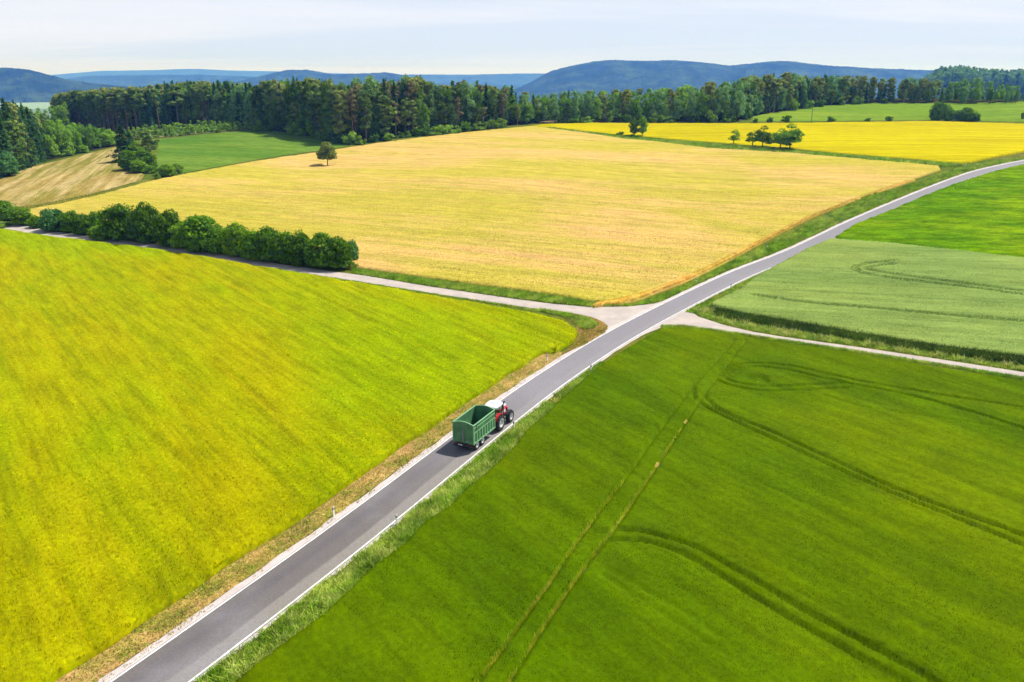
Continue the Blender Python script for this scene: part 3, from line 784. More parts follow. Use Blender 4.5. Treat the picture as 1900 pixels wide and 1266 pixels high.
def crown_broad(H, cr, r, low=0.18, ncl=26, per=130, size=0.55, rough=1.0):
    """crown built of many leaf clusters sitting in a lumpy volume"""
    C = []; N = []
    zc = H * (low + (1 - low) * 0.5); hz = H * (1 - low) * 0.5
    for i in range(ncl):
        u = r.randn(3); u /= np.linalg.norm(u)
        if i % 3 == 0: u[2] = -0.35 - 0.5 * r.rand(); u[:2] *= 0.85 / (np.linalg.norm(u[:2]) + 1e-6)
        if i < ncl * 0.2: u *= 0.45
        k = 0.74 + 0.2 * r.rand() * rough
        prof = 1.0 - 0.25 * max(0, u[2]) ** 2
        c = np.array([u[0] * cr * k * prof, u[1] * cr * k * prof, zc + u[2] * hz * k])
        rc = cr * (0.30 + 0.2 * r.rand()) * (1 + (hz / cr - 1) * .25)
        n = r.randn(per, 3); n /= np.linalg.norm(n, axis=1)[:, None]; n[:, 2] = np.abs(n[:, 2]) * 0.35 + n[:, 2] * 0.65
        C.append(c + n * rc * (0.7 + 0.4 * r.rand(per, 1)) * np.array([1, 1, .8])); N.append(n + np.array([0, 0, .4]))
    return leaves(np.concatenate(C), np.concatenate(N), size, r)
def crown_spruce(H, cr, r, low=0.06, n=2200, size=0.9):
    nl = int(H / 1.0); C = []; N = []
    for i in range(nl):
        t = i / nl; z = H * (low + (1 - low) * t); rr = cr * (1 - t) ** 0.8 * (0.8 + 0.4 * r.rand()) + 0.15
        nb = int(5 + 7 * (1 - t))
        for b in range(nb):
            a = r.rand() * 6.283; L = rr * (0.65 + 0.5 * r.rand()); m = max(3, int(n / nl / nb * (0.5 + (1 - t))))
            s = r.rand(m) ** 0.6
            x = np.cos(a) * L * s + r.randn(m) * .16 * L * s; y = np.sin(a) * L * s + r.randn(m) * .16 * L * s
            zz = z - 0.32 * L * s + r.randn(m) * .15
            C.append(np.stack([x, y, zz], 1)); N.append(np.stack([np.cos(a) * np.ones(m) * .5, np.sin(a) * np.ones(m) * .5, np.ones(m)], 1))
    V = leaves(np.concatenate(C), np.concatenate(N), size, r)
    k = 10; top = leaves(np.stack([r.randn(k) * .1, r.randn(k) * .1, H - r.rand(k) * 1.2], 1), np.stack([r.randn(k), r.randn(k), r.randn(k) * .1], 1), size * .8, r, 1.4)
    return np.vstack([V, top])
def crown_pine(H, cr, r, low=0.5, ncl=24, per=85, size=0.8):
    C = []; N = []
    for i in range(ncl):
        t = r.rand() ** 0.8; a = r.rand() * 6.283; z = H * (low + (1 - low) * t) - .5
        rr = cr * math.sqrt(max(0.05, 1 - (abs(t - .4) / .66) ** 2)) * (0.35 + 0.6 * r.rand())
        c = np.array([math.cos(a) * rr, math.sin(a) * rr, z]); rc = cr * (0.22 + .16 * r.rand())
        n = r.randn(per, 3); n /= np.linalg.norm(n, axis=1)[:, None]
        C.append(c + n * rc * np.array([1.15, 1.15, .6]) * (0.5 + .6 * r.rand(per, 1))); N.append(n + np.array([0, 0, .5]))
    return leaves(np.concatenate(C), np.concatenate(N), size, r)
def tri(V): return np.arange(len(V)).reshape(-1, 3)
PROTO = {}
def proto(key, kind, H, cr, leaf, bark, seed, **k):
    """crown and trunk meshes of one grown tree"""
    r = np.random.RandomState(seed)
    cv = {'broad': crown_broad, 'spruce': crown_spruce, 'pine': crown_pine}[kind](H, cr, r, **k)
    zmx = np.percentile(cv[:, 2], 99.7); rmx = np.percentile(np.hypot(cv[:, 0], cv[:, 1]), 97)
    cv = cv * np.array([cr / rmx, cr / rmx, H / zmx])
    PROTO.setdefault(key, []).append((npmesh('crown', cv, tri(cv), LM[leaf]), trunkmesh('trunk', kind, H, cr, r, BK[bark]), H, cr, cv))
for s in range(5): proto('spruce', 'spruce', 24, 3.6 + .3 * s, 'spruce', 'dark', 100 + s)
for s in range(5): proto('pine', 'pine', 24, 3.2 + .25 * s, 'pine', 'pine', 200 + s, low=0.52 + .03 * s)
for s in range(4): proto('fullpine', 'pine', 24, 3.7 + .2 * s, 'pine', 'pine', 250 + s, low=0.18 + .05 * s, ncl=40, per=75)
for s in range(5): proto('broad', 'broad', 20, 5.0 + .5 * s, 'broad', 'dark', 300 + s, low=0.06, size=0.9, ncl=30, per=100)
for s in range(4): proto('broad_light', 'broad', 18, 4.6 + .4 * s, 'broad_light', 'grey', 340 + s, low=0.06, size=0.85, ncl=28, per=100)
for s in range(4): proto('broad_blue', 'broad', 20, 5 + .5 * s, 'broad_blue', 'grey', 360 + s, low=0.04, size=0.9, ncl=30, per=100)
for s in range(2): proto('rusty', 'pine', 22, 3 + .3 * s, 'rusty', 'pine', 380 + s, low=0.35, ncl=26, per=60)
for s in range(5): proto('hedge', 'broad', 9, 4.2 + .3 * s, 'hedge', 'dark', 400 + s, low=0.0, size=0.6, ncl=70, per=110)
for s in range(2): proto('hedge_light', 'broad', 8, 3.9, 'hedge_light', 'dark', 420 + s, low=0.0, size=0.58, ncl=64, per=105)
proto('hedge_blue', 'broad', 8, 4.2, 'hedge_blue', 'dark', 430, low=0.0, size=0.58, ncl=66, per=110)
for s in range(3): proto('bush', 'broad', 3.2, 2.4 + .2 * s, 'broad_light', 'dark', 440 + s, low=0.0, size=0.42, ncl=16, per=70)
for s in range(2): proto('dark_bush', 'broad', 3.2, 2.5, 'hedge', 'dark', 450 + s, low=0.0, size=0.42, ncl=16, per=70)
for s in range(2): proto('young', 'broad', 3.0, 0.95, 'broad_light', 'grey', 455 + s, low=0.05, size=0.45, ncl=8, per=30)
proto('lone', 'broad', 9.2, 4.0, 'olive', 'dark', 460, low=0.26, size=0.5, ncl=60, per=85)
for s in range(3): proto('orchard', 'broad', 8.0, 3.2, 'broad', 'dark', 470 + s, low=0.22, size=0.5, ncl=36, per=75, rough=1.6)
for s in range(2): proto('thin', 'broad', 6.5, 2.4, 'broad', 'dark', 480 + s, low=0.3, size=0.4, ncl=16, per=50, rough=1.6)

COUNT = [0]; LAB = []; LASTP = [None]
def px_of(x, y): return CX + FPX * x / (y * math.cos(PITCH) + (CAMH - 10) * math.sin(PITCH))
MARKS = [(-40, 'beyond the picture edge'), (25, 'near the pale bush'), (90, 'near the stubble field'), (150, 'above the copse'), (205, 'left of the spruce clump'), (250, 'above the spruce clump'), (300, 'right of the spruce clump'), (350, 'above the left meadow end'), (420, 'above the saplings'), (475, 'by the last saplings'),
         (530, 'at the meadow corner'), (575, 'above the forest shadow'), (620, 'above the lone tree'), (670, 'where meadow and wheat meet'), (720, 'right of the lone tree'), (770, 'at the highest tops'), (820, 'right of the highest tops'), (870, 'over the wheat crest'), (920, 'near the far wheat corner'), (975, 'by the fresh-green tree'),
         (1030, 'by the wood pile'), (1090, 'at the rape tip'), (1150, 'left of the twin trees'), (1205, 'behind the twin trees'), (1260, 'right of the twin trees'), (1320, 'left of the sparse trees'), (1380, 'behind the sparse trees'), (1440, 'above the small bushes'), (1500, 'left of the line pole'), (1550, 'right of the line pole'),
         (1610, 'above the flat bush'), (1670, 'above the round bush'), (1740, 'left of the thicket'), (1800, 'above the thicket'), (1820, 'right of the thicket'), (1850, 'above the pasture end'), (1890, 'near the right edge'), (9999, 'at the right picture edge')]
ORD = 'first second third fourth fifth sixth seventh eighth ninth tenth eleventh twelfth'.split()
USED = {}
def plant(key, x, y, h, w=None, name='tree', label=None, cat='tree', group=None, z=None, rz=None, seed=None, tilt=0):
    r = random.Random(seed if seed is not None else hash((round(x, 1), round(y, 1))) & 0xffff)
    lst = PROTO[key]; i = r.randrange(len(lst)); cm, tm, H, cr, _ = lst[i]
    s = h / H; sw = s if w is None else w / (2 * cr)
    zz = float(T(x, y)) if z is None else z
    root = USED.get((key, i))
    if root is None:
        e = empty(name, (0, 0, 0)); obj('crown', cm, e); obj('trunk', tm, e); USED[(key, i)] = e; root = e
    else:
        e = root.copy(); COL.objects.link(e); e.name = name
        for ch in root.children:
            c = ch.copy(); COL.objects.link(c); c.parent = e
    e.location = (x, y, zz); e.scale = (sw, sw, s); e.rotation_euler = (tilt, 0, r.random() * 6.28 if rz is None else rz)
    for k in ('label', 'category', 'group'):
        if k in e: del e[k]
    tag(e, label, cat, group); LASTP[0] = e
    return e
def at_px(px, base, top=None, width=None):
    """ground point, height and width in metres of something seen at px with its foot and top on two rows"""
    x, y = P2([(px, base)])[0]; z = float(T(x, y))
    h = None
    if top is not None:
        dx, dy, dz = rays(px, top); t = y / dy; h = CAMH + dz * t - z
    return x, y, h, (width * math.hypot(y, CAMH - z) / FPX if width else None)

# --- the hedge along the track on the left
HG = 'trees of the hedge along the track'
for px, top, base, w, key, lab in [
    (8,375,412,40,'hedge','dark tall hedge tree at the very left end, above the fork of the track'),
    (47,387,420,34,'hedge_light','light green hedge tree with uneven top, second from the left end'),
    (72,404,425,28,'hedge','low dark bush between the light tree and the blue-green tree of the hedge'),
    (102,391,431,44,'hedge_blue','round blue-green hedge tree with smooth dense crown'),
    (133,395,434,30,'hedge','narrow green hedge tree right beside the round blue-green one'),
    (158,401,438,34,'hedge','mid-green rounded bush in the middle of the low hedge part'),
    (184,395,442,28,'hedge','pointed dark hedge tree just left of the highest pair'),
    (190,421,447,36,'hedge_light','low yellowish bush in front of the pointed dark hedge tree'),
    (229,381,448,58,'hedge','tallest dark grey-green hedge tree, left one of the highest pair'),
    (271,381,453,52,'hedge','tall bright-topped hedge tree, right one of the highest pair'),
    (316,394,459,50,'hedge','tall rounded hedge tree directly right of the highest pair'),
    (340,415,463,38,'hedge_light','lower light green tree filling the gap in the middle of the hedge'),
    (377,403,468,64,'hedge','broad feathery dark hedge tree in the middle of the hedge'),
    (408,424,473,40,'hedge','sloping right shoulder tree of the broad hedge crown'),
    (441,417,478,42,'hedge_light','solitary-looking round hedge tree with yellow-green top'),
    (474,431,484,46,'hedge','dark tree beginning the long right-hand block of the hedge'),
    (503,426,488,44,'hedge','hedge tree with a small peak in the right-hand block'),
    (533,434,491,42,'hedge','flat-topped hedge tree in the right-hand block'),
    (563,433,495,44,'hedge','full dark hedge tree third from the right end'),
    (601,436,500,54,'hedge','wide hedge tree second from the right end, lit from above'),
    (631,445,502,40,'hedge','last full hedge tree at the right end by the grass strip'),
    (654,449,490,24,'hedge_blue','slim pale feathery shrub at the right end of the hedge'),
    (657,488,503,16,'bush','tiny round bush at the foot of the right end of the hedge'),
    (5,413,424,34,'bush','small bush in the fork of the two pale tracks')]:
    x, y, h, wm = at_px(px, base - 3, top - 2, w)
    plant(key, x, y, h, wm * (1.2 if w > 24 else 1), 'bush' if w < 40 and h < 5 else 'hedge_tree', lab, 'bush' if h < 4.5 else 'tree', HG)

# --- trees standing in and between the fields
x, y, h, w = at_px(608, 309, 264, 38)
plant('lone', x, y, h, w * .92, 'field_tree', 'single round tree alone in the golden wheat field', 'tree')
FT = 'small trees on the strip between wheat and rape'
for px, base, top, w, key, lab in [
    (1176,255,223,18,'orchard','left tree of the close pair by the far wheat corner'),
    (1192,255,221,17,'orchard','right tree of the close pair by the far wheat corner'),
    (1361,271,244,22,'thin','thin sparse tree, leftmost of the row before the rape field'),
    (1396,274,246,26,'thin','leaning sparse tree, second of the row before the rape field'),
    (1414,276,239,32,'orchard','rounded tree on a clear trunk in the middle of the row'),
    (1447,279,244,36,'orchard','bushy tree touching the biggest tree of the row'),
    (1465,280,236,42,'orchard','biggest fullest tree at the right end of the row')]:
    x, y, h, wm = at_px(px, base, top, w)
    plant(key, x, y, h * 1.12, wm * 1.05, 'field_tree', lab, 'tree', FT, seed=px)
for px, base, top, w, lab in [
    (1151,253,244,15,'round dark bush left of the close pair of trees'),(1162,255,250,10,'low bush between the round bush and the pair of trees'),
    (1172,257,249,14,'low bush at the foot of the pair of trees'),(1184,258,251,13,'second low bush at the foot of the pair of trees'),
    (1209,260,255,16,'flat bush just right of the pair of trees'),(1223,261,256,12,'small bush on the strip, second right of the pair'),
    (1364,275,271,16,'flat dark bush under the thin leftmost tree'),(1455,281,274,30,'undergrowth bush beneath the biggest trees of the row'),
    (1432,279,273,22,'undergrowth bush beneath the middle tree of the row'),(1676,300,296,12,'tiny bush on the strip between wheat and rape near the road')]:
    x, y, h, wm = at_px(px, base, top, w)
    plant('dark_bush', x, y, h, wm, 'bush', lab, 'bush', 'bushes on the strip between wheat and rape', seed=px)
PG = 'bushes on the far edge of the rape field'
for px, base, top, w, lab in [
    (1402,229,219,10,'small bush at the left corner of the far pasture'),(1429,229,217,12,'narrow pale bush, second along the rape edge'),(1459,229,214,20,'round bush left of the wooden pole'),
    (1541,228,216,17,'round bush right of the wooden pole'),(1610,227,219,14,'low flat bush in the middle of the pasture edge'),
    (1649,226.5,216,14,'small round bush before the big thicket'),(1897,222,209,8,'small bush at the right end of the pasture'),
    (1742,226,191,34,'tall round dark tree of the thicket on the pasture'),(1764,226,203,24,'low bush in the saddle of the thicket'),
    (1789,226.5,200,36,'pointed tree right of the saddle of the thicket'),(1806,227,210,22,'square dark bush at the right end of the thicket')]:
    x, y, h, wm = at_px(px, base - 1, top, w)
    plant('dark_bush' if w < 22 else 'hedge', x, y, h, wm, 'bush' if w < 30 else 'field_tree', lab, 'bush' if w < 30 else 'tree', PG, seed=px)
CG = 'clump at the corner of stubble and meadow'
for px, base, top, w, key, lab in [
    (232,301,234,44,'spruce','tall dark spruce at the left of the clump by the stubble'),
    (244,297,243,38,'spruce','second dark spruce close behind the tall one of the clump'),
    (279,303,238,38,'fullpine','loose pine at the right of the clump by the stubble'),
    (259,300,262,28,'broad','green tree between spruce and pine of the clump'),
    (246,316,280,42,'hedge','big round shrub in front of the spruces of the clump'),
    (270,318,278,44,'hedge','round shrub in front of the pine of the clump'),
    (262,321,296,36,'hedge_light','lighter front shrub of the clump'),
    (300,326,308,26,'bush','low shrub trailing right of the clump'),(313,328,305,28,'hedge_light','leafy low shrub right of the clump'),
    (330,323,303,24,'bush','last low shrub of the clump beside the wheat'),(287,322,306,26,'dark_bush','dark low shrub below the pine of the clump'),
    (291,333,321,16,'bush','tiny bush at the edge of wheat under the clump')]:
    x, y, h, wm = at_px(px, base - 1, top, w)
    plant(key, x, y, h, wm, 'bush' if h < 5 else 'tree', lab, 'bush' if h < 5 else 'tree', CG, seed=px)

# --- the woods: an edge line, trees in rows behind it, heights reaching the skyline of the wood
WC = np.random.RandomState(21)
REAR = []
def wood(edge, zones, spacing, rows, name, keep_rows=2, rowgap=6.0, front=(0.45, 0.85)):
    e = np.array(edge, float); W = P2(e[:, :2])
    s = np.concatenate([[0], np.cumsum(np.linalg.norm(np.diff(W, axis=0), axis=1))])
    for row in range(rows):
        t = WC.rand() * spacing
        while t < s[-1]:
            x = np.interp(t, s, W[:, 0]); y = np.interp(t, s, W[:, 1]); top = np.interp(t, s, e[:, 2]); px = np.interp(t, s, e[:, 0])
            r0 = math.hypot(x, y); r = r0 + row * rowgap + WC.randn() * 1.4 + 2
            x, y = x * r / r0, y * r / r0
            sk = CAMH + rays(px, top)[2] * y / rays(px, top)[1] - float(T(x, y))
            z_, kinds, lab = next(z for z in zones if px <= z[0])
            key = kinds[WC.randint(len(kinds))]
            if row == 0:
                f = front[0] + (front[1] - front[0]) * WC.rand()
                if key in ('pine',): f = 0.8 + .15 * WC.rand()
            else: f = 0.80 + 0.24 * WC.rand()
            h = max(2.5, sk * f)
            wdt = {'spruce': 5.6, 'pine': 7.0, 'fullpine': 7.8, 'rusty': 6.2}.get(key, 9.0) * (0.8 + .4 * WC.rand()) * min(1.15, max(.45, h / 20))
            if row < keep_rows:
                hk = 'tall ' if h > 21 else ('low ' if h < 13 else '')
                kind = {'spruce': 'dark spruce', 'pine': 'bare-trunked pine', 'fullpine': 'full-crowned olive pine', 'rusty': 'dry rusty-brown conifer',
                        'broad': 'dark green leafy tree', 'broad_light': 'light green leafy tree', 'broad_blue': 'grey-green leafy tree'}[key]
                plant(key, x, y, h, wdt, {'spruce': 'spruce_tree', 'pine': 'pine_tree', 'fullpine': 'pine_tree', 'rusty': 'dry_conifer'}.get(key, 'leafy_tree'),
                      '', 'tree', 'trees ' + lab, seed=COUNT[0])
                LAB.append((LASTP[0], px_of(x, y), hk + kind, 'front row' if row == 0 else 'second row', lab))
                COUNT[0] += 1
            else:
                REAR.append((key, x, y, h, wdt))
            t += spacing * (0.7 + .6 * WC.rand())
cw = [(262,244,160),(300,240,157),(335,236,154),(390,233,151),(440,235,154),(470,239,158),(524,245,151),(567,252,148),(610,260,149),(640,266,148),(683,264,145),(718,259,147),(769,253,144),(809,248,150),(863,243,151),(905,238,157),(940,234,162)]
wood([(112,236,176),(150,239,170),(200,242,166),(240,243,164),(266,243,161)], [(9999, ['pine', 'pine', 'pine', 'fullpine'], 'in the bare-trunked stand behind the young plantation')], 4.2, 5, 'pines', 2, 5)
wood(cw, [(392, ['pine', 'spruce', 'pine', 'spruce'], 'at the wood edge above the young plantation'), (475, ['spruce', 'spruce', 'spruce', 'broad_blue'], 'in the dark corner of the wood above the meadow'),
          (640, ['fullpine', 'fullpine', 'fullpine', 'spruce', 'broad'], 'in the middle wood along the meadow'), (770, ['spruce', 'fullpine', 'spruce', 'broad_blue', 'rusty'], 'in the tallest part of the wood behind the wheat'),
          (9999, ['spruce', 'spruce', 'fullpine', 'broad', 'rusty', 'broad_blue'], 'at the wood edge behind the far wheat corner')], 5.4, 6, 'wood', 2, 6)
wood([(925,233,160),(960,232,163),(990,230,174),(1041,227.5,170),(1117,227,168),(1193,227,166),(1268,227,160),(1332,226,150),(1372,226,146)],
     [(1100, ['broad_blue', 'broad', 'spruce', 'fullpine', 'broad_blue'], 'in the wood behind the left part of the rape field'), (9999, ['broad', 'broad_blue', 'fullpine', 'broad_blue', 'broad_light'], 'in the leafy wood behind the middle of the rape field')], 6.2, 5, 'wood', 1, 7, (0.5, .9))
wood([(1372,222,146),(1400,216,141),(1453,207,137),(1487,202,139),(1532,197,141),(1580,194,142),(1624,192,145),(1703,192,145),(1745,193,150)],
     [(9999, ['spruce', 'fullpine', 'fullpine', 'broad_blue', 'pine', 'broad_blue'], 'in the long wood above the pasture')], 6.2, 5, 'wood', 1, 6, (0.5, .8))
wood([(1745,193,160),(1765,193,142),(1800,193,139),(1815,193,151),(1860,193,153),(1887,191,160),(1940,190,160)],
     [(9999, ['broad', 'broad_blue', 'broad_blue', 'broad_light'], 'in the rounded grove at the right above the pasture')], 9.5, 4, 'wood', 1, 6, (0.6, .9))
wood([(-140,335,192),(-60,336,190),(0,332,190),(28,322,191),(55,310,194),(72,303,205),(86,294,232)],
     [(9999, ['spruce', 'spruce', 'fullpine', 'spruce', 'spruce'], 'in the dark wood at the left edge')], 5.5, 5, 'wood', 2, 7, (0.45, .8))
wood([(84,296,225),(105,294,222),(140,286,226),(175,278,232),(215,270,244)], [(9999, ['broad_light', 'broad', 'broad_light'], 'in the light green copse behind the stubble field')], 6.0, 4, 'copse', 2, 8, (0.5, .85))
wood([(60,250,196),(90,246,204),(112,244,196),(128,244,186)], [(9999, ['fullpine', 'broad_light', 'broad'], 'in the gap between dark wood and pine stand')], 8.0, 4, 'gap', 1, 12, (0.7, .9))
wood([(112,234,180),(200,236,168),(266,236,163),(330,234,156),(400,231,153),(470,234,158)], [(9999, ['fullpine', 'spruce', 'broad'], 'x')], 4.5, 5, 'rear', 0, 9, (.7, .9))
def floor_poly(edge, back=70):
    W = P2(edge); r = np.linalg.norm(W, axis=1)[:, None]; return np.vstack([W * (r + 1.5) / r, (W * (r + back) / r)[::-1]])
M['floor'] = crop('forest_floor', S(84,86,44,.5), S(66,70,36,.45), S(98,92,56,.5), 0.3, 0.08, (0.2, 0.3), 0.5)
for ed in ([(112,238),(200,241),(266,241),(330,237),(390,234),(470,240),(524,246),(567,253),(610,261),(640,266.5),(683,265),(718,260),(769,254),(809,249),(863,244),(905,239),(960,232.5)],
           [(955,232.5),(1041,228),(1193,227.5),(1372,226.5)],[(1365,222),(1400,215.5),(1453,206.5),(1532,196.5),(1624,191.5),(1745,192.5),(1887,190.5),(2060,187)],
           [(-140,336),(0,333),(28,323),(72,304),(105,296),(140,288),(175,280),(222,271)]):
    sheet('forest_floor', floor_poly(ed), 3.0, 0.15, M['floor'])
# the small round trees and bushes in front of the woods
EB = 'bushes at the foot of the wood'
for px, base, top, w, key, lab in [
    (10,328,282,46,'hedge_blue','big pale round bush at the left picture edge before the dark wood'),(-20,332,290,40,'hedge','dark bush left of the big pale round bush'),
    (100,286,272,30,'bush','low bright bush before the copse, left'),(122,290,276,28,'bush','low bright bush before the copse, middle'),
    (150,284,268,26,'hedge_light','rounded light bush at the front of the copse'),(205,272,246,30,'broad_light','light tree at the right end of the copse'),(188,274,250,26,'broad_light','light tree second from the right end of the copse'),
    (530,241,226,18,'bush','bright bush at the meadow corner of the wood'),(610,262,246,26,'dark_bush','dark bush at the foot of the wood by the meadow'),
    (630,266,248,26,'dark_bush','dark bush right where the wood meets the wheat'),(668,268,252,24,'bush','green bush between wood and wheat, first'),
    (695,264,250,22,'dark_bush','green bush between wood and wheat, second'),(720,261,246,24,'bush','green bush between wood and wheat, third'),
    (742,256,244,20,'bush','round pale bush under the tallest trees'),(755,255,243,18,'bush','second round pale bush under the tallest trees'),
    (775,253,239,24,'dark_bush','dark low bush under the tallest trees'),(833,248,232,30,'bush','wide bright bush at the wheat edge'),(850,246,233,20,'bush','bright bush right of the wide one at the wheat edge'),
    (887,242,227,26,'bush','bright round bush further along the wheat edge'),(900,240,226,18,'bush','low pale bush next to the bright round one'),
    (952,230,180,42,'broad','broad fresh-green tree at the far wheat corner'),(975,230,192,34,'broad','dark leafy tree right of the broad fresh-green one'),
    (1026,227,214,20,'bush','light bush beside the pale heap at the far wheat corner'),(1043,227,217,18,'bush','light bush second beside the pale heap'),
    (1000,228,205,24,'broad','low dark tree behind the pale heap'),(1420,207,188,24,'broad_blue','pale leafy tree at the left corner of the pasture'),(1440,206,170,28,'broad_blue','tall pale leafy tree near the left corner of the pasture')]:
    x, y, h, wm = at_px(px, base, top, w)
    plant(key, x, y, max(h, 1), wm, 'bush' if h < 6 else 'leafy_tree', lab, 'bush' if h < 6 else 'tree', EB, seed=px)
# undergrowth bushes along the wood edges, one by one
EDG = [(480,243),(500,243.5),(545,250),(560,252),(585,257),(600,260),(652,267),(790,251),(805,250),(820,249),(865,244),(915,238),(930,236),(1065,228),(1090,228),(1130,227.5),(1160,227.5),(1215,227.5),(1240,227.5),(1290,227),(1320,227),(1350,226.5),(1385,221),(1470,204.5),(1495,201),(1520,198),(1560,195),(1590,193.5),(1640,192),(1665,192)]
for i, (px, base) in enumerate(EDG[:-1]):
    rr = random.Random(i); x, y = P2([(px, base + .5)])[0]
    plant(['bush', 'dark_bush', 'bush'][i % 3], x, y, 3 + 3.5 * rr.random(), 5 + 4 * rr.random(), 'bush', '', 'bush', EB, seed=px)
    LAB.append((LASTP[0], px, 'low leafy bush', 'foot', 'edge'))
# pale heap of cut wood at the corner
def heap():
    r = np.random.RandomState(4); x, y, h, w = at_px(1017, 229, 224, 20); parts = []
    for i in range(26):
        a = r.rand() * .5 - .25; px_ = x + r.randn() * 2.0; py_ = y + r.randn() * .8; z = float(T(px_, py_)) + r.rand() * 1.0
        d = Vector((math.cos(a), math.sin(a), r.randn() * .1)) * 1.5
        parts.append(tube([Vector((px_, py_, z)) - d, Vector((px_, py_, z)) + d], [.2, .18], 6))
    V, F = joined(parts); tag(obj('wood_pile', npmesh('wood_pile', V, F, gravelmat('pale_cut_wood', S(226,196,160,.66), S(206,176,140,.6), S(170,140,110,.6)))), 'pale heap of cut branches where wheat, rape and wood meet', 'wood pile')
heap()
# young plantation above the meadow
r_ = np.random.RandomState(8)
YP = P2([(236,258),(300,256),(360,250),(420,245),(470,241),(466,234),(400,236),(330,240),(262,246),(236,250)])
n_ = 0
for q in scatter(YP, 400, 9999, 9):
    if n_ >= 210: break
    plant('young', q[0], q[1], 2.2 + 2.6 * r_.rand(), 1.9 + 1.4 * r_.rand(), 'sapling', '', 'sapling', 'saplings of the young plantation', seed=n_); n_ += 1
    LAB.append((LASTP[0], px_of(q[0], q[1]), 'sapling', 'young', ''))
sheet('rough_grass', YP, 2.0, 0.25, crop('rough_plantation_grass', S(150,158,90,.6), S(120,140,60,.6), S(170,168,110,.6), 0.5, 0.05, (0.1, 0.3), 0.5), None, 'structure', False, lambda X, Y: 0.25 + .3 * fbm(X, Y, 3, 1))

def write_labels():
    gs = {}
    for e, px, kind, row, lab in LAB:
        place = next(m for x, m in MARKS if px <= x); gs.setdefault((kind, row, place), []).append((px, e, lab))
    for (kind, row, place), l in gs.items():
        l.sort(key=lambda q: q[0])
        for i, (px, e, lab) in enumerate(l):
            if row == 'young':
                e['label'] = ('tall' if e.scale[2] > 1.15 else 'low') + ' bright green sapling of the young plantation, ' + place; continue
            if row == 'foot':
                e['label'] = ('%s%s at the wood foot %s' % (ORD[i] + ' ' if len(l) > 1 else '', kind, place)) + (', from left' if len(l) > 1 else ''); continue
            e['label'] = ('%s, %s of the wood %s' % (kind, row, place)) if len(l) == 1 else ('%s %s from left, %s, %s' % (ORD[min(i, 11)], kind, row, place))
write_labels()
def rear_mesh(items, name, label, frac, pick=None):
    """trees deep in the woods, joined"""
    bym = {}
    r = np.random.RandomState(77)
    for key, x, y, h, w in items:
        cm, tm, H, cr, cv = PROTO[key][r.randint(len(PROTO[key]))]
        tr_ = cv.reshape(-1, 3, 3); m = r.rand(len(tr_)) < frac; v = tr_[m]
        c = v.mean(1, keepdims=True); v = (v - c) * (1 / math.sqrt(frac)) * .95 + c
        s = h / H; sw = w / (2 * cr); a = r.rand() * 6.28; v = v.reshape(-1, 3)
        X = (v[:, 0] * math.cos(a) - v[:, 1] * math.sin(a)) * sw + x; Y = (v[:, 0] * math.sin(a) + v[:, 1] * math.cos(a)) * sw + y
        bym.setdefault(key, []).append(np.stack([X, Y, v[:, 2] * s + float(T(x, y))], 1))
    V = []; fm = []; mats = []
    for i, (k, l) in enumerate(bym.items()):
        q = np.concatenate(l); V.append(q); fm.append(np.full(len(q) // 3, i)); mats.append(PROTO[k][0][0].materials[0])
    V = np.concatenate(V)
    tag(obj(name, npmesh(name, V, tri(V), None, mats=mats, fm=np.concatenate(fm))), label, 'wood', kind='stuff')
rear_mesh(REAR, 'forest', 'deep rows of the dark mixed wood behind its front trees', 0.36)
# a wood further off on the right, bluish with distance
FW = []
r = np.random.RandomState(12)
fp = np.array([(1640,160,150),(1671,158,146),(1690,157,133),(1703,156,125),(1737,156,121.5),(1768,157,126),(1784,157,130),(1821,157,129),(1874,157,127),(1900,157,125.5),(1960,157,126),(2080,157,127)])
for row in range(6):
    for px in np.arange(1640, 2080, 5.0):
        px = px + r.randn() * 2; top = np.interp(px, fp[:, 0], fp[:, 2]) + (5 - row) * 2.2 + r.randn() * 1.2
        D = 1800 + row * 30 + r.randn() * 5; X = (px - CX) / FPX * D; zt = CAMH + rays(px, top)[2] * D / rays(px, top)[1]
        h = 24 + r.rand() * 8; FW.append((['broad', 'broad_blue', 'broad', 'spruce'][r.randint(4)], X, D, h, 14 + 5 * r.rand(), zt - h))
def farwood():
    bym = {}
    for key, x, y, h, w, z0 in FW:
        cm, tm, H, cr, cv = PROTO[key][r.randint(len(PROTO[key]))]
        tr_ = cv.reshape(-1, 3, 3); m = r.rand(len(tr_)) < 0.10; v = tr_[m]; c = v.mean(1, keepdims=True); v = ((v - c) * 3.0 + c).reshape(-1, 3)
        s = h / H; sw = w / (2 * cr * 1.1)
        bym.setdefault(key, []).append(np.stack([v[:, 0] * sw + x, v[:, 1] * sw + y, v[:, 2] * s + z0], 1))
    V = []; fm = []; mats = []
    for i, (k, l) in enumerate(bym.items()):
        q = np.concatenate(l); V.append(q); fm.append(np.full(len(q) // 3, i)); mats.append(PROTO[k][0][0].materials[0])
    V = np.concatenate(V)
    tag(obj('distant_wood', npmesh('distant_wood', V, tri(V), None, mats=mats, fm=np.concatenate(fm))), 'bluish distant wood on the skyline at the right', 'wood', kind='stuff')
farwood()
hill('hills', [(1560,172),(1640,160),(1690,151),(1740,147),(1900,148),(2100,150),(2300,160)], 1980, 300, -140, M['hill'], 200, 24, 16, 1, 20, 30)
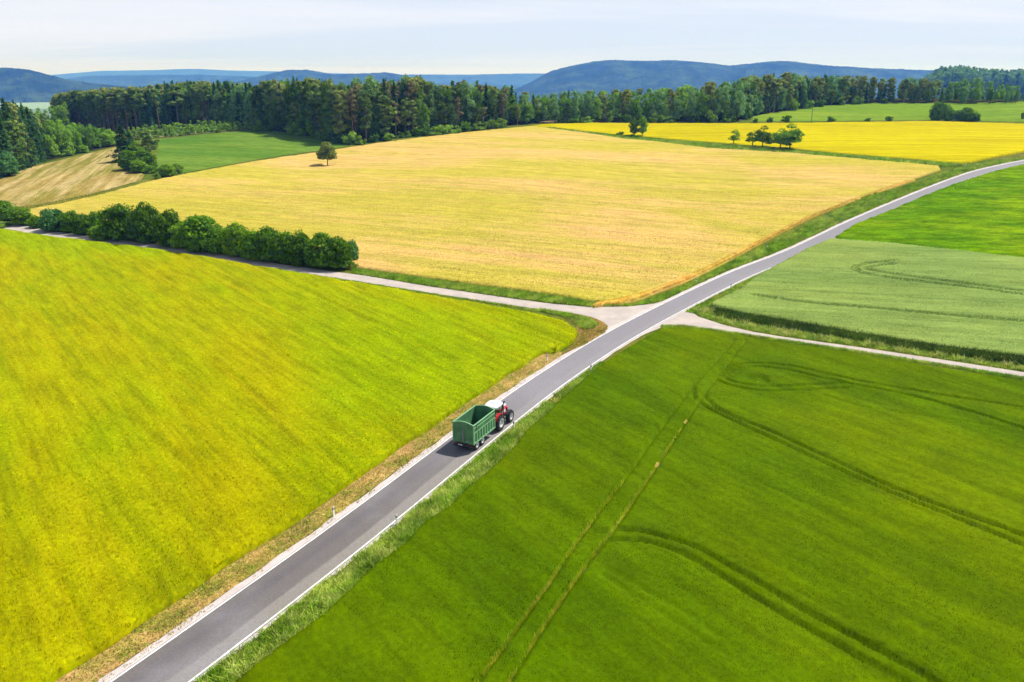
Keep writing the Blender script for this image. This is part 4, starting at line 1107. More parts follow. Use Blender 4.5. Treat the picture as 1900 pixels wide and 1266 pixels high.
# ------------------------------------------------------------------ standing leaves on the crops and verges
GRM = {
 'dry': crop('dry_wheat_ears', S(236,190,98,1.1), S(232,200,100,1.1), S(214,190,78,1.05), R(50), 0.06, (0.06,0.5), 0.6, fine=0.25, trans=0.25),
 'stem': crop('dry_bent_stems', S(194,192,44,1.15), S(158,174,28,1.1), S(216,206,80,1.2), R(60), 0.3, (0.3,0.5), 0.6, fine=0.3, trans=0.2),
 'must': crop('mustard_plants', S(166,190,0,.78), S(194,188,2,.76), S(150,180,0,.73), R(-52), 0.022, (0.018,0.22), 0.42, speck=S(226,214,0,.9), fine=0.3, meso=0.13, trans=0.3, speckk=(0.52,0.66), streak=0.22),
 'green': crop('green_cereal_leaves', S(99,134,0,.7), S(122,146,0,.73), S(78,114,0,.62), R(-54), 0.02, (0.02,0.2), 0.45, fine=0.28, meso=0.16, trans=0.3, streak=0.16),
 'wheat': crop('wheat_ears', S(242,202,124,.80), S(218,202,82,.77), S(198,194,68,.73), R(-24), 0.012, (0.014,0.26), 0.5, fine=0.28, meso=0.12, trans=0.2, streak=0.16),
 'verge': crop('verge_grass', S(142,176,44,1.15), S(176,190,80,1.15), S(104,152,22,1.05), R(60), 0.12, (0.3,0.5), 0.6, speck=S(200,196,130,.72), fine=0.35, meso=0.3, trans=0.3),
 'pale': crop('seeding_tall_grass', S(196,206,104,1.0), S(212,212,126,1.0), S(162,186,70,1.), R(60), 0.2, (0.3,0.5), 0.6, fine=0.3, meso=0.25, trans=0.25),
 'straw': crop('straw_tufts', S(214,176,108,.85), S(176,168,66,.85), S(146,154,44,.8), R(60), 0.3, (0.3,0.8), 0.6, fine=0.3, meso=0.3, trans=0.1),
 'weed': crop('dark_weeds', S(84,114,30,.85), S(110,140,44,.85), S(60,92,18,.75), R(-20), 0.1, (0.2,0.4), 0.6, speck=S(160,160,96,.7), fine=0.35, meso=0.3, trans=0.25),
 'barley': crop('barley_ears', S(148,176,90,.8), S(164,184,92,.8), S(130,160,78,.75), R(-14), 0.02, (0.015,0.15), 0.65, fine=0.25, meso=0.13, trans=0.2, streak=0.14),
}
def stuff_blades(name, label, cat, poly, n, d0, hz, h, w, mat, rs, keep=None, **k):
    q = scatter(poly, n, d0, rs, clump=keep)
    V, F = blades(q, T(q[:, 0], q[:, 1]) + (hz(q[:, 0], q[:, 1]) if callable(hz) else hz), h, w, rs=rs, **k)
    return tag(obj(name, npmesh(name, V, F, mat)), label, cat, kind='stuff')
stuff_blades('mustard_plants', None, None, must_poly, 260000, 62, lambda x, y: 0.5 - must_extra(x, y, 0) + .2 * fbm(x * .6, y * .6, 3, 2), 0.42, 0.15, GRM['must'], 31)
stuff_blades('cereal_leaves', None, None, gr_poly, 300000, 62, lambda x, y: 0.42 - groove(x, y), 0.26, 0.08, GRM['green'], 32,
             keep=lambda x, y: (groove(x, y) < 0.03) * 1.0, lean=0.3)
wheat_near = P2([(-100,396),(0,401),(400,463),(680,503),(950,541),(1129,566),(1316,502),(1584,372),(1400,360),(900,330),(300,350),(-60,380)])
stuff_blades('wheat_ears', None, None, wheat_near, 170000, 150, lambda x, y: 0.56 - wheat_extra(x, y, 0) + .15 * fbm(x * .28, y * .28, 3, 2), 0.28, 0.12, GRM['wheat'], 33, keep=lambda x, y: (wheat_extra(x, y, 0) < .3) * 1.0)
stuff_blades('barley_ears', None, None, P2([(1322,575),(1373,541),(1455,489),(1520,456),(1900,500),(2000,680),(1900,667),(1600,624)]), 80000, 130, 0.62, 0.2, 0.1, GRM['barley'], 34)
# dry bent stems along the straight wheel tracks
def track_stems():
    r = np.random.RandomState(5); A = []
    for i_, j_, n in ((0, 3, 1900), (1, 2, 2600)):
        p = resample(TRKW[i_][0], 0.1); k0 = int(len(p) * (0.6 if i_ == 0 else 0.42)); p = p[k0:]
        q = p[((r.rand(n) ** 0.6) * (len(p) - 1)).astype(int)] + r.randn(n, 2) * 0.07; u = fbm(q[:, 0] * .5, q[:, 1] * .5, 2, 3); A.append(q[r.rand(len(q)) < sst(-0.45, 0.1, u)])
    q = np.concatenate(A); V, F = blades(q, T(q[:, 0], q[:, 1]) + 0.08, 0.42, 0.08, lean=0.2, rs=9)
    tag(obj('dry_stems', npmesh('dry_stems', V, F, GRM['stem'])), kind='stuff')
track_stems()
# verges
def between(a, b): return np.vstack([a, b[::-1]])
vr = between(road_line(-5, 96, 2.8), road_line(-5, 96, 6.4))
vr2 = between(road_line(96, 110, 2.95), road_line(96, 110, 4.6))
_c = lambda x, y: 0.25 + 0.75 * sst(-0.1, 0.12, fbm(x * .6, y * .6, 3, 14))
_c2 = lambda x, y: sst(-0.05, 0.2, fbm(x * 1.3, y * 1.3, 3, 24))
stuff_blades('verge_grass', None, None, vr, 70000, 70, -0.02, 0.40, 0.09, GRM['verge'], 41, keep=_c, lean=0.5)
stuff_blades('verge_grass', None, None, vr2, 6000, 90, -0.02, 0.4, 0.1, GRM['verge'], 42)
stuff_blades('seeding_grass', None, None, between(road_line(-5, 108, 3.3), road_line(-5, 108, 5.6)), 7500, 70, 0.05, 0.48, 0.07, GRM['pale'], 43, keep=_c2, lean=0.6)
vl = between(road_line(-5, 112, -3.2), road_line(-5, 112, -5.9))
sheet('mown_verge', vl, 0.4, 0.02, M['straw'], None, 'structure', False, lambda X, Y: 0.02 + .10 * np.abs(fbm(X * 1.2, Y * 1.2, 4, 3)))
_c3 = lambda x, y: sst(-0.05, 0.1, fbm(x * .7, y * .7, 3, 34))
stuff_blades('straw_tufts', None, None, vl, 30000, 70, 0.0, 0.14, 0.10, GRM['straw'], 44, lean=0.7)
stuff_blades('verge_grass', None, None, vl, 7000, 70, 0.0, 0.2, 0.09, GRM['verge'], 45, keep=_c3, lean=0.5)
stuff_blades('straw_tufts', None, None, between(road_line(-5, 112, -2.7), road_line(-5, 112, -3.3)), 1600, 70, 0.03, 0.12, 0.08, GRM['straw'], 61, lean=0.7, keep=_c3)
stuff_blades('verge_grass', None, None, between(road_line(-5, 112, 2.6), road_line(-5, 112, 2.95)), 1500, 70, 0.03, 0.22, 0.08, GRM['verge'], 62, lean=0.6, keep=_c3)
stuff_blades('wheat_ears', None, None, np.vstack([ma, mb]), 16000, 170, 0.55, 0.28, 0.12, GRM['dry'], 63, lean=.3)
# around the crossing and along the field edges
tri_l = P2([(1128,606),(1119,598),(1097,589),(1060,582),(1003,575.5),(950,568),(930,563),(1000,577),(1045,589),(1068,602),(1074,620),(1063,640),(1040,660),(1085,640),(1122,618)])
sheet('mown_verge', tri_l, 0.4, 0.02, M['straw'], None, 'structure', False, lambda X, Y: 0.03 + .10 * np.abs(fbm(X * 1.2, Y * 1.2, 4, 3)))
stuff_blades('straw_tufts', None, None, tri_l, 9000, 120, 0.0, 0.16, 0.13, GRM['straw'], 46, lean=0.7)
stuff_blades('tall_weeds', None, None, P2([(1060,584),(1090,592),(1108,603),(1100,611),(1080,612),(1066,598),(1045,588),(1000,578),(1003,575)]), 5000, 200, 0.0, 0.45, 0.14, GRM['verge'], 47, lean=.5)
stuff_blades('verge_grass', None, None, P2([(680,502),(800,521),(950,541),(1029,551),(1100,561),(1168,567),(1168,569),(1097,570),(1029,564),(950,554),(800,532),(680,512),(655,508),(650,498)]), 26000, 150, 0.0, 0.5, 0.17, GRM['verge'], 48)
rl = P2([(1168,569),(1213,563),(1240,555)])
vw = between(np.vstack([rl, road_line(137, 330, -3.4)]), P2([(1178,566),(1232,545),(1270,530),(1320,506),(1404,461),(1457,433),(1509,407),(1588,375),(1641,356),(1695,339),(1752,320),(1800,306)]))
stuff_blades('verge_grass', None, None, vw, 34000, 170, 0.0, 0.42, 0.2, GRM['verge'], 49)
vr3 = between(road_line(134, 300, 3.0), road_line(134, 300, 5.2))
stuff_blades('verge_grass', None, None, vr3, 14000, 170, 0.0, 0.35, 0.2, GRM['verge'], 50)
wd = np.vstack([P2([(1284,577),(1298,587),(1345,603),(1397,615),(1450,623.5),(1600,644),(1750,666.5),(1900,689.5),(2100,722)]), P2([(2100,702),(1900,668),(1750,649),(1600,625),(1500,607),(1371,586),(1322,573)])])
stuff_blades('verge_grass', None, None, wd, 18000, 130, 0.0, 0.35, 0.14, GRM['verge'], 51)
wd2 = np.vstack([P2([(1330,588),(1400,603),(1500,619),(1600,635),(1750,658),(1900,681),(2100,714)]), P2([(2100,700),(1900,666),(1750,647),(1600,623),(1500,605),(1371,584),(1322,572)])])
stuff_blades('tall_weeds', None, None, wd2, 26000, 130, 0.0, 0.8, 0.15, GRM['weed'], 52)
stuff_blades('seeding_grass', None, None, wd, 5000, 130, 0.1, 0.6, 0.11, GRM['pale'], 53, keep=_c2, lean=0.6)
tl = np.vstack([P2([(-60,434),(60,434.5),(186,454),(286,467),(400,484),(519,501),(608,515),(680,526),(800,545),(950,568),(1000,575)]), P2([(1000,580),(900,562),(800,549),(600,521),(400,491),(200,458),(100,446),(-60,441)])])
stuff_blades('verge_grass', None, None, tl, 16000, 160, 0.0, 0.3, 0.15, GRM['verge'], 54, keep=_c)
stuff_blades('verge_grass', None, None, P2([(1226,605),(1262,604),(1318,611),(1371,619),(1600,653),(1900,701),(1900,706),(1600,657),(1371,622),(1318,614),(1262,608),(1226,611)]), 8000, 120, 0.0, 0.3, 0.12, GRM['verge'], 55)
stuff_blades('tall_weeds', None, None, P2([(1000,236),(1081,246),(1155,254.5),(1268,264),(1354,271),(1479,281.5),(1584,291.5),(1700,301),(1779,308),(1800,308),(1742,311),(1689,307),(1558,295),(1476,287.5),(1319,278),(1218,265.5),(1092,250),(1028,241)]), 16000, 400, 0.0, 1.0, 0.6, GRM['verge'], 56)
# rocks and dry scraps in the wheel tracks of the cereal field
for px, py in ((1216,862),(1272,783)):
    x, y = P2([(px, py)], 0.3)[0]; r = np.random.RandomState(px); a = np.arange(9) / 9 * 6.283
    pl = np.stack([x + np.cos(a) * (.35 + .12 * r.rand(9)), y + np.sin(a) * (.6 + .2 * r.rand(9))], 1)
    V = [(p[0], p[1], float(T(*p)) + .30 + .05 * r.rand()) for p in pl]; n = len(V); V += [(p[0], p[1], v[2] - .3) for p, v in zip(pl, V)]
    me = bpy.data.meshes.new('dry_patch'); me.from_pydata(V, [], [list(range(n))] + [[i, n + i, n + (i + 1) % n, (i + 1) % n] for i in range(n)]); me.materials.append(M['straw']); me.update()
    tag(obj('dry_patch', me), kind='structure')

# ------------------------------------------------------------------ mesh builder for made things
class MB:
    def __init__(s): s.V = []; s.F = []
    def add(s, V, F):
        o = len(s.V); s.V += [tuple(v) for v in V]; s.F += [tuple(i + o for i in f) for f in F]; return s
    def box(s, x0, x1, y0, y1, z0, z1, top=(0, 0, 0, 0)):
        """top = insets of the upper face (x0, x1, y0, y1)"""
        a, b, c, d = top
        V = [(x0,y0,z0),(x1,y0,z0),(x1,y1,z0),(x0,y1,z0),(x0+a,y0+c,z1),(x1-b,y0+c,z1),(x1-b,y1-d,z1),(x0+a,y1-d,z1)]
        return s.add(V, [(0,3,2,1),(4,5,6,7),(0,1,5,4),(1,2,6,5),(2,3,7,6),(3,0,4,7)])
    def hexa(s, V): return s.add(V, [(0,3,2,1),(4,5,6,7),(0,1,5,4),(1,2,6,5),(2,3,7,6),(3,0,4,7)])
    def tube(s, path, rad, k=8):
        rad = rad if hasattr(rad, '__len__') else [rad] * len(path)
        V, F = tube(path, rad, k); n = len(V); F = F + [tuple(range(k))[::-1], tuple(range(n - k, n))]
        return s.add(V, F)
    def lathe(s, prof, k=24, cx=0, cy=0, cz=0):
        """profile (x, radius) turned about the x axis"""
        V = []; F = []; m = len(prof)
        for i in range(k):
            a = 2 * math.pi * i / k
            for x, r in prof: V.append((cx + x, cy + r * math.cos(a), cz + r * math.sin(a)))
        for i in range(k):
            j = (i + 1) % k
            for q in range(m - 1): F.append((i * m + q, i * m + q + 1, j * m + q + 1, j * m + q))
        return s.add(V, F)
    def prism(s, outline, x0, x1):
        """outline in (y, z) swept along x"""
        n = len(outline); V = [(x0, y, z) for y, z in outline] + [(x1, y, z) for y, z in outline]
        return s.add(V, [tuple(range(n)), tuple(range(n, 2 * n))[::-1]] + [(i, n + i, n + (i + 1) % n, (i + 1) % n) for i in range(n)])
    def prismy(s, outline, y0, y1):
        n = len(outline); V = [(x, y0, z) for x, z in outline] + [(x, y1, z) for x, z in outline]
        return s.add(V, [tuple(range(n))[::-1], tuple(range(n, 2 * n))] + [(i, (i + 1) % n, n + (i + 1) % n, n + i) for i in range(n)])
    def mesh(s, name, mat, smooth=False, bev=0.0):
        me = bpy.data.meshes.new(name); me.from_pydata(s.V, [], s.F); me.materials.append(mat); me.update()
        if smooth: me.polygons.foreach_set('use_smooth', [True] * len(me.polygons))
        import bmesh
        bm = bmesh.new(); bm.from_mesh(me); bmesh.ops.recalc_face_normals(bm, faces=bm.faces)
        if bev: bmesh.ops.bevel(bm, geom=list(bm.edges), offset=bev, segments=2, affect='EDGES', profile=0.6)
        bm.to_mesh(me); bm.free()
        return me
    def build(s, name, mat, parent=None, smooth=False, bev=0.0):
        return obj(name, s.mesh(name, mat, smooth, bev), parent)

PT = {
 'tgreen': plain('green_trailer_paint', S(92,144,98,.82), 0.55, spec=.3, var=.13, sc=1.1), 'tgreen2': plain('green_trailer_posts', S(128,178,130,1.), 0.5, spec=.35, var=.06),
 'black': plain('black_rubber', (.018, .018, .02), 0.85), 'dark': plain('dark_chassis', (.03, .03, .034), 0.6), 'rim': plain('silver_rim', (.55, .56, .56), 0.45, .2),
 'red': plain('red_tractor_paint', (.55, .02, .02), 0.35, coat=.3), 'white': plain('white_tractor_paint', (.78, .78, .78), 0.35, coat=.2), 'grey': plain('grey_metal', (.22, .22, .22), 0.5, .4),
 'lamp': plain('red_lamp_glass', (.45, .01, .01), 0.3), 'amber': plain('orange_lamp_glass', (.8, .25, .02), 0.3), 'clear': plain('clear_lamp_glass', (.7, .7, .68), 0.2), 'brown': plain('brown_rim', (.2, .12, .08), 0.6),
}
def glassmat():
    t = NT('tinted_window'); g = t.n('ShaderNodeBsdfGlossy'); g.inputs['Roughness'].default_value = .05; g.inputs['Color'].default_value = (.9, .95, .95, 1)
    tr = t.n('ShaderNodeBsdfTransparent'); tr.inputs[0].default_value = (.45, .52, .5, 1); f = t.n('ShaderNodeFresnel'); f.inputs[0].default_value = 1.5
    mx = t.n('ShaderNodeMixShader'); t.l(f.outputs[0], mx.inputs[0]); t.l(tr.outputs[0], mx.inputs[1]); t.l(g.outputs[0], mx.inputs[2]); t.l(mx.outputs[0], t.out.inputs[0]); return t.m
PT['glass'] = glassmat()

def wheel(parent, x, y, rad, wid, rimr, side, lugs=0, rimmat='rim', turn=0):
    """tyre with tread and dished rim; side +1 is the right-hand wheel"""
    e = empty('wheel', (x, y, rad), turn); e.parent = parent
    w = wid / 2; m = MB()
    m.lathe([(-w*.55, rimr), (-w*.95, rimr*1.12), (-w, rad*.82), (-w*.8, rad*.955), (-w*.3, rad*.975), (w*.3, rad*.975), (w*.8, rad*.955), (w, rad*.82), (w*.95, rimr*1.12), (w*.55, rimr)], 32)
    n = lugs or 22
    for i in range(n):
        for s in (-1, 1):
            a = 2 * math.pi * (i + (0.5 if s > 0 else 0)) / n; b = a + (.9 / n) * 2
            V = []
            for rr in (rad * .955, rad * 1.0):
                for xx, aa in ((0.02 * s, b), (s * w * .92, a), (s * w * .92, a + 1.3 / n), (0.02 * s, b + 1.3 / n)):
                    V.append((xx, rr * math.cos(aa), rr * math.sin(aa)))
            m.hexa(V)
    m.build('tyre', PT['black'], e, False)
    m = MB(); o = side * w
    m.lathe([(o*.5, rimr*1.03), (o*.92, rimr*1.05), (o*.88, rimr*.92), (o*.35, rimr*.78), (o*.3, rimr*.3), (o*.55, rimr*.24), (o*.55, .01)], 24)
    m.lathe([(-o*.5, rimr*1.03), (-o*.6, .01)], 24)
    for i in range(8):
        a = i / 8 * 6.283; m.tube([(o*.33, rimr*.4*math.cos(a), rimr*.4*math.sin(a)), (o*.42, rimr*.4*math.cos(a), rimr*.4*math.sin(a))], .025, 6)
    m.build('rim', PT[rimmat], e, True)
    return e

DIRV = np.array([0.446, 0.895]); DIRV /= np.linalg.norm(DIRV); HEAD = math.atan2(-DIRV[0], DIRV[1])
TP = np.array([-5.27, 78.45])
def trailer():
    t = empty('farm_trailer', (TP[0], TP[1], 0.05), HEAD)
    tag(t, 'green high-sided tandem farm trailer, empty, hitched behind the tractor', 'trailer')
    L = 4.95; X = 1.27; Z0 = 1.08; ZS = 3.22
    G, G2 = PT['tgreen'], PT['tgreen2']
    for s in (-1, 1):
        m = MB()
        m.box(min(s*(X-.05), s*X), max(s*(X-.05), s*X), .06, L - .06, Z0, ZS - .38)
        w = m.build('side_wall', G, t)
        m = MB(); a, b = sorted((s*(X-.06), s*(X+.015))); m.box(a, b, .06, L-.06, ZS-.34, ZS-.06); m.build('extension_board', G, t)
        m = MB(); a, b = sorted((s*(X-.08), s*(X+.05))); m.box(a, b, 0, L, ZS-.06, ZS+.02); m.build('top_rail', G2, t, bev=.012)
        m = MB(); a, b = sorted((s*(X-.03), s*(X+.045))); m.box(a, b, .05, L-.05, ZS-.44, ZS-.36); m.build('middle_rail', G2, t, bev=.01)
        m = MB(); a, b = sorted((s*(X-.02), s*(X+.06))); m.box(a, b, .0, L, Z0-.1, Z0+.06); m.build('bottom_rail', G2, t, bev=.01)
        me = MB().box(*(sorted((s*(X-.002), s*(X+.065)))), -.075, .075, Z0+.06, ZS-.98, top=(0,0,.0,.0)).mesh('side_post', G2, bev=.008)
        for i in range(9):
            obj('side_post', me, t, (0, .12 + (L - .24) * i / 8, 0))
        m = MB(); a, b = sorted((s*(X-.001), s*(X+.03))); m.box(a, b, .02, L-.02, ZS-.98, ZS-.93); m.build('side_ledge', G2, t)
        m = MB(); a, b = sorted((s*(X+.0), s*(X+.07))); m.box(a, b, .62, .72, ZS-.62, ZS+.05); m.build('clamp', PT['grey'], t)
        m = MB(); m.tube([(s*.75, .1, .92), (s*.75, -.06, .92)], .07, 10); m.build('tail_lamp', PT['lamp'], t)
        m = MB(); m.box(s*.95-.2, s*.95+.2, -.02, .02, .62, .78); m.build('tail_lamp_panel', PT['lamp'], t)
    n = 12
    for y0, y1, nm in ((0.0, .07, 'tailgate'), (L-.07, L, 'front_wall')):
        top = [(X - 2*X*i/n, ZS - .03 + .26 * math.sin(math.pi * i / n)) for i in range(n + 1)]
        m = MB(); m.prismy([(-X, Z0 - .12), (X, Z0 - .12)] + top, y0, y1)
        w = m.build(nm, G, t)
        m = MB()
        for i in range(n):
            a, b = top[i], top[i+1]
            m.hexa([(b[0],y0-.02,b[1]-.02),(a[0],y0-.02,a[1]-.02),(a[0],y1+.02,a[1]-.02),(b[0],y1+.02,b[1]-.02),(b[0],y0-.02,b[1]+.045),(a[0],y0-.02,a[1]+.045),(a[0],y1+.02,a[1]+.045),(b[0],y1+.02,b[1]+.045)])
        m.build('arched_rim', G2, t)
    for z in (1.62, 2.18, 2.74):
        MB().box(-X+.09, X-.09, -.022, .0, z, z+.045).build('tailgate_rib', G, t)
        MB().box(-X+.06, X-.06, L-.09, L-.07, z, z+.05).build('front_wall_rib', G, t)
    for s in (-1, 1): MB().box(s*X-.05, s*X+.05, -.045, 0.05, Z0-.14, ZS-.0).build('corner_post', G2, t, bev=.01)
    MB().box(-.09, .09, -.07, -.022, 1.15, 2.5).build('slide_gate', PT['grey'], t)
    MB().box(-.17, .17, -.06, -.023, 1.1, 1.5).build('grain_chute', G, t)
    MB().box(.42, .5, -.05, -.022, 1.16, 1.24).build('latch', PT['clear'], t)
    MB().box(-X+.05, X-.05, .07, L-.07, Z0-.02, Z0+.03).build('floor', G, t)
    m = MB()
    for s in (-1, 1): m.box(s*.45-.07, s*.45+.07, -.02, L+.1, .78, Z0-.02)
    for y in (.25, 1.5, 2.9, 4.6): m.box(-.95, .95, y-.06, y+.06, .9, Z0-.02)
    m.build('chassis', PT['dark'], t)
    m = MB(); m.box(-1.15, 1.15, -.06, .04, .62, .76); m.build('rear_bumper', PT['dark'], t)
    MB().box(-.62, -.1, -.075, -.06, .64, .76).build('number_plate', PT['clear'], t)
    m = MB(); m.hexa([(-.35,L+.05,.72),(.35,L+.05,.72),(.07,L+1.05,.58),(-.07,L+1.05,.58),(-.35,L+.05,.9),(.35,L+.05,.9),(.07,L+1.05,.7),(-.07,L+1.05,.7)]); m.build('drawbar', PT['dark'], t)
    for y in (.95, 2.2):
        MB().tube([(-1.0, y, .56), (1.0, y, .56)], .07, 8).build('axle', PT['dark'], t)
        for s in (-1, 1): wheel(t, s*1.0, y, .57, .44, .29, s, 26, 'rim')
    for s in (-1, 1):
        MB().box(s*1.0-.22, s*1.0+.22, -.03, .0, .42, .66).build('mud_flap', PT['black'], t)
    m = MB(); m.tube([(-.3, L-.25, .85), (-.3, L-.25, .35)], .05, 8); m.box(-.42, -.18, L-.35, L-.15, .30, .34); m.build('support_leg', PT['grey'], t)
    return t
trailer()

def tractor():
    q = TP + DIRV * 6.5 + np.array([DIRV[1], -DIRV[0]]) * 0.12
    t = empty('tractor', (q[0], q[1], 0.05), HEAD)
    tag(t, 'red tractor with white cab roof and silver rims driving away on the road', 'tractor')
    W = 2.62
    for s in (-1, 1):
        wheel(t, s * .93, 0, .95, .62, .52, s, 24)
        wheel(t, s * .93, W, .72, .52, .38, s, 22, turn=0)
    m = MB(); m.tube([(-.9, 0, .95), (.9, 0, .95)], .16, 12); m.box(-.3, .3, -.45, .8, .6, 1.25); m.box(-.25, .25, .8, W+.5, .62, 1.05); m.build('gearbox', PT['dark'], t)
    MB().tube([(-.9, W, .72), (.9, W, .72)], .1, 10).build('front_axle', PT['dark'], t)
    # bonnet with a white flash
    def bonnet(x, z, y):   # cross sections
        return [(-x, y, 1.05), (x, y, 1.05), (x, y, z-.14), (x*.72, y, z), (-x*.72, y, z), (-x, y, z-.14)]
    m = MB(); secs = [bonnet(.42,1.98,1.0), bonnet(.43,1.95,1.6), bonnet(.43,1.88,2.4), bonnet(.40,1.78,3.0), bonnet(.34,1.62,3.3)]
    V = [v for s_ in secs for v in s_]; F = [tuple(range(6)), tuple(range(24, 30))[::-1]]
    for i in range(4):
        for j in range(6): F.append((i*6+j, (i+1)*6+j, (i+1)*6+(j+1)%6, i*6+(j+1)%6))
    m.add(V, F); m.build('bonnet', PT['red'], t, bev=.02)
    MB().box(-.3, .3, 1.05, 3.0, 1.985, 2.0, top=(.02,.02,0,0)).build('bonnet_stripe', PT['white'], t)
    for s in (-1, 1):
        m = MB(); a, b = sorted((s*.432, s*.452)); m.box(a, b, 1.1, 2.5, 1.3, 1.62); m.build('side_grille', PT['white'], t)
        MB().box(s*.22-.09, s*.22+.09, 3.28, 3.34, 1.36, 1.5).build('headlight', PT['clear'], t)
    MB().box(-.3, .3, 3.29, 3.33, 1.0, 1.34).build('front_grille', PT['dark'], t)
    MB().box(-.38, .38, 3.3, 3.75, .62, .98, top=(.05,.05,0,.05)).build('front_weight', PT['dark'], t, bev=.03)
    # fenders: arched over the rear wheels
    for s in (-1, 1):
        m = MB(); n = 9
        out = [(1.06*math.cos(a), .95+1.06*math.sin(a)) for a in [R(28+ (138-28)*i/n) for i in range(n+1)]]
        inn = [(1.0*math.cos(a), .95+1.0*math.sin(a)) for a in [R(28+ (138-28)*i/n) for i in range(n+1)]]
        a, b = sorted((s*.48, s*1.0)); V = [(x, y, z) for x in (a, b) for y, z in out] + [(x, y, z) for x in (a, b) for y, z in inn]; k = n + 1; F = []
        for i in range(n):
            F += [(i, i+1, k+i+1, k+i), (2*k+i, 3*k+i, 3*k+i+1, 2*k+i+1), (i, 2*k+i, 2*k+i+1, i+1), (k+i, k+i+1, 3*k+i+1, 3*k+i)]
        F += [(0, k, 3*k, 2*k), (n, 2*k+n, 3*k+n, k+n)]
        m.add(V, F); f = m.build('rear_fender', PT['red'], t)
        m = MB(); a, b = sorted((s*.75, s*1.12)); m.box(a, b, -1.02, -.96, 1.45, 1.62); m.build('tail_lamp', PT['lamp'], t)
        m = MB(); a, b = sorted((s*.42, s*.53)); m.prism([(-.95, 1.15), (.85, 1.15), (.85, 1.7), (.4, 1.98), (-.5, 1.98), (-.9, 1.6)], a, b); m.build('fender_side', PT['red'], t)
        n = 6; m = MB(); a, b = sorted((s*.7, s*.98))
        out = [(W+.80*math.cos(q_), .72+.80*math.sin(q_)) for q_ in [R(35+110*i/n) for i in range(n+1)]]
        m.prism(out + [(W+.76*math.cos(q_), .72+.76*math.sin(q_)) for q_ in [R(145-110*i/n) for i in range(n+1)]], a, b)
        m.build('front_mudguard', PT['dark'], t)
        m = MB()
        for z in (.55, .85, 1.15): a, b = sorted((s*.55, s*1.0)); m.box(a, b, .98, 1.22, z, z+.04)
        m.build('step', PT['dark'], t)
    # cab
    y0, y1, x0, x1, zb, zt = -.55, 1.02, .62, .78, 1.35, 2.78
    m = MB()
    for s in (-1, 1):
        for yb, yt in ((y0, y0-.05), (.28, .3), (y1, y1+.02)):
            m.hexa([(s*x0*1.05-.03,yb-.035,zb),(s*x0*1.05+.03,yb-.035,zb),(s*x0*1.05+.03,yb+.035,zb),(s*x0*1.05-.03,yb+.035,zb),(s*x1*.98-.03,yt-.035,zt),(s*x1*.98+.03,yt-.035,zt),(s*x1*.98+.03,yt+.035,zt),(s*x1*.98-.03,yt+.035,zt)])
    m.box(-.68, .68, y0-.02, y1+.02, 1.15, zb+.03)
    m.build('cab_frame', PT['dark'], t)
    MB().add([(-.62,y0-.0,zb),(.62,y0-.0,zb),(.74,y0-.05,zt),(-.74,y0-.05,zt)], [(0,1,2,3)]).build('rear_window', PT['glass'], t)
    MB().add([(-.62,y1,zb),(.62,y1,zb),(.74,y1+.02,zt),(-.74,y1+.02,zt)], [(0,1,2,3)]).build('windscreen', PT['glass'], t)
    for s in (-1, 1):
        MB().add([(s*.66,y0,zb),(s*.66,.27,zb),(s*.765,.28,zt),(s*.765,y0-.05,zt)], [(0,1,2,3)]).build('side_window', PT['glass'], t)
        d = MB().add([(s*.66,.29,zb),(s*.66,y1,zb),(s*.765,y1+.02,zt),(s*.765,.31,zt)], [(0,1,2,3)]).build('door', PT['glass'], t)
    m = MB(); m.box(-.28, .28, -.2, .3, 1.35, 1.6, top=(.03,.03,.03,.03)); m.box(-.27, .27, -.3, -.14, 1.55, 2.2, top=(.03,.03,0,.05)); m.build('seat', PT['dark'], t, bev=.03)
    m = MB(); m.tube([(0, .85, 1.4), (0, .62, 1.9)], .035, 8)
    m.tube([(math.cos(a)*.2, .6+math.sin(a)*.07, 1.92+math.sin(a)*.18) for a in [i/12*6.283 for i in range(13)]], .018, 6); m.build('steering_wheel', PT['dark'], t)
    # roof: domed, wider than the cab
    m = MB(); ring = []
    for k, (sx, sy, z) in enumerate(((.86,.94,zt-.02),(.95,1.05,zt+.06),(.94,1.04,zt+.18),(.82,.92,zt+.29),(.5,.6,zt+.33))):
        for i in range(20):
            a = i/20*6.283; c, s_ = math.cos(a), math.sin(a)
            f = lambda v: math.copysign(abs(v)**.45, v)
            ring.append((f(c)*sx*.95, .25 + f(s_)*sy, z))
    F = [(k*20+i, k*20+(i+1)%20, (k+1)*20+(i+1)%20, (k+1)*20+i) for k in range(4) for i in range(20)] + [tuple(range(20))[::-1], tuple(range(80, 100))]
    m.add(ring, F); m.build('cab_roof', PT['white'], t, True)
    MB().box(-.3, .3, .05, .55, zt+.33, zt+.36).build('roof_hatch', PT['rim'], t, bev=.01)
    for s in (-1, 1):
        for y in (-.82, 1.3):
            MB().box(s*.62-.08, s*.62+.08, y-.04, y+.04, zt-.04, zt+.06).build('work_light', PT['clear'] if y > 0 else PT['dark'], t)
    m = MB(); m.tube([(.78, 1.2, 1.3), (.78, 1.2, 2.8), (.82, 1.24, 2.98), (.92, 1.34, 3.1)], .085, 10); m.build('exhaust_pipe', PT['black'], t)
    for s in (-1, 1):
        m = MB(); m.tube([(s*.78, 1.05, 2.45), (s*1.22, 1.18, 2.5), (s*1.24, 1.18, 2.2)], .02, 6); m.build('mirror_arm', PT['black'], t)
        MB().box(s*1.25-.11, s*1.25+.11, 1.14, 1.2, 2.05, 2.45).build('mirror', PT['black'], t, bev=.015)
    MB().tube([(-.7, -.5, 2.95), (-.7, -.5, 3.25)], .06, 8).build('beacon', PT['amber'], t)
    MB().box(-.12, .12, -1.3, -.4, .55, .68).build('tow_hitch', PT['dark'], t)
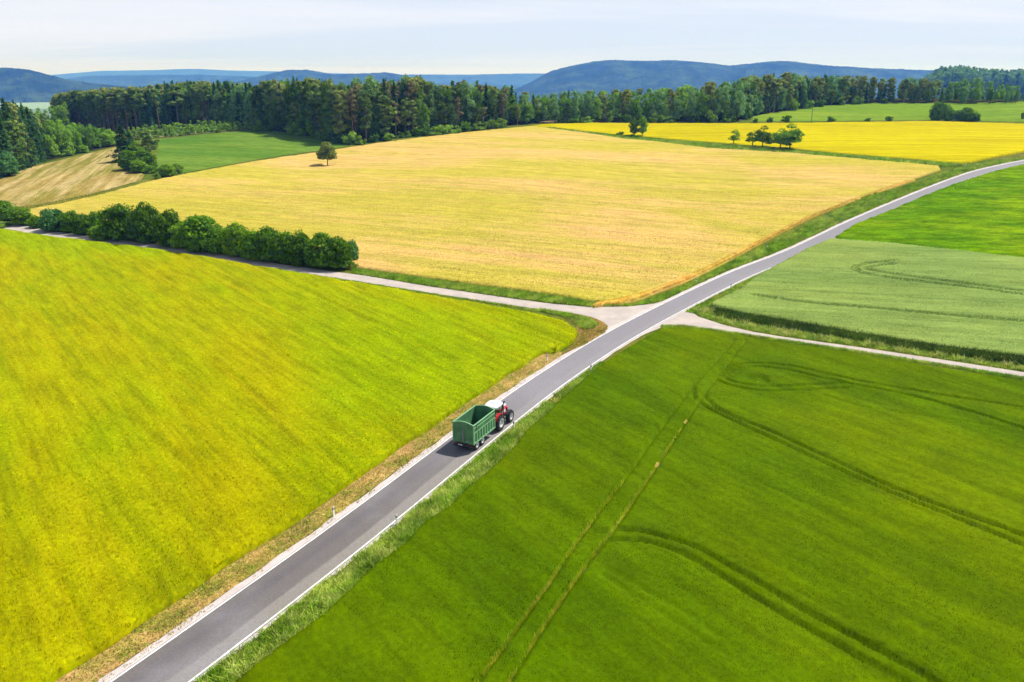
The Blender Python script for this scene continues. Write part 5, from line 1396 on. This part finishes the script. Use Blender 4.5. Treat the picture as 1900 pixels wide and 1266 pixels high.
    for s in (-1, 1): MB().tube([(s*.35, -.4, .8), (s*.42, -1.1, .62)], .05, 8).build('lift_arm', PT['dark'], t)
    return t
tractor()

# ------------------------------------------------------------------ marker posts along the road
def marker(px, py, label, first=[None]):
    x, y = P2([(px, py)])[0]; z = float(T(x, y)) - .05
    if first[0] is None:
        e = empty('marker_post', (x, y, z), 1.05)
        MB().add([(-.06,-.05,0),(.06,-.05,0),(0,.06,0),(-.055,-.045,.72),(.055,-.045,.72),(0,.055,.72)], [(0,2,1),(3,4,5),(0,1,4,3),(1,2,5,4),(2,0,3,5)]).build('post', PT['white'], e)
        MB().add([(-.056,-.046,.72),(.056,-.046,.72),(0,.056,.72),(-.055,-.045,.92),(.055,-.045,.92),(0,.055,.86)], [(0,2,1),(3,4,5),(0,1,4,3),(1,2,5,4),(2,0,3,5)]).build('black_band', PT['black'], e)
        MB().add([(-.055,-.045,.92),(.055,-.045,.92),(0,.055,.86),(-.055,-.045,1.08),(.055,-.045,1.08),(0,.055,.96)], [(0,2,1),(3,4,5),(0,1,4,3),(1,2,5,4),(2,0,3,5)]).build('post_top', PT['white'], e)
        MB().box(-.02, .02, -.056, -.049, .75, .89).build('reflector', PT['clear'], e)
        e.scale = (1.7, 1.7, 1.1); first[0] = e
    else:
        e = copy_tree(first[0]); e.location = (x, y, z)
    tag(e, label, 'marker post', 'marker posts along the road')
for px, py, lab in [(619,959,'white marker post with black band on the straw verge left of the road, nearest one'),(1015,671,'marker post on the straw verge left of the road just before the crossing'),
    (1096,690,'marker post at the right road line before the crossing'),(953,797,'marker post at the right road line beside the tractor'),(736,974,'marker post half sunk in grass at the right road line behind the trailer'),
    (1292,526,'marker post in the green verge left of the road just past the crossing'),(1356,536,'marker post at the right road line past the crossing'),(1423,461,'marker post in the verge along the wheat, second past the crossing'),
    (1535,407,'marker post in the verge along the wheat, third past the crossing'),(1790,312,'marker post by the corner of the rape field'),(1862,297,'farthest marker post beside the rape field')]:
    marker(px, py, lab)
# wooden line pole on the pasture
x, y, h, w = at_px(1505, 228, 196, 4)
p = empty('line_pole', (x, y, float(T(x, y)) - .1))
MB().tube([(0, 0, 0), (0, 0, h)], [.17, .12], 8).build('pole', BK['grey'], p)
MB().box(-.7, .7, -.05, .05, h - .7, h - .58).build('crossbar', BK['grey'], p)
for s in (-.6, 0, .6): MB().tube([(s, 0, h - .58), (s, 0, h - .36)], .06, 6).build('insulator', PT['dark'], p)
tag(p, 'wooden line pole standing at the edge of pasture and rape field', 'pole')
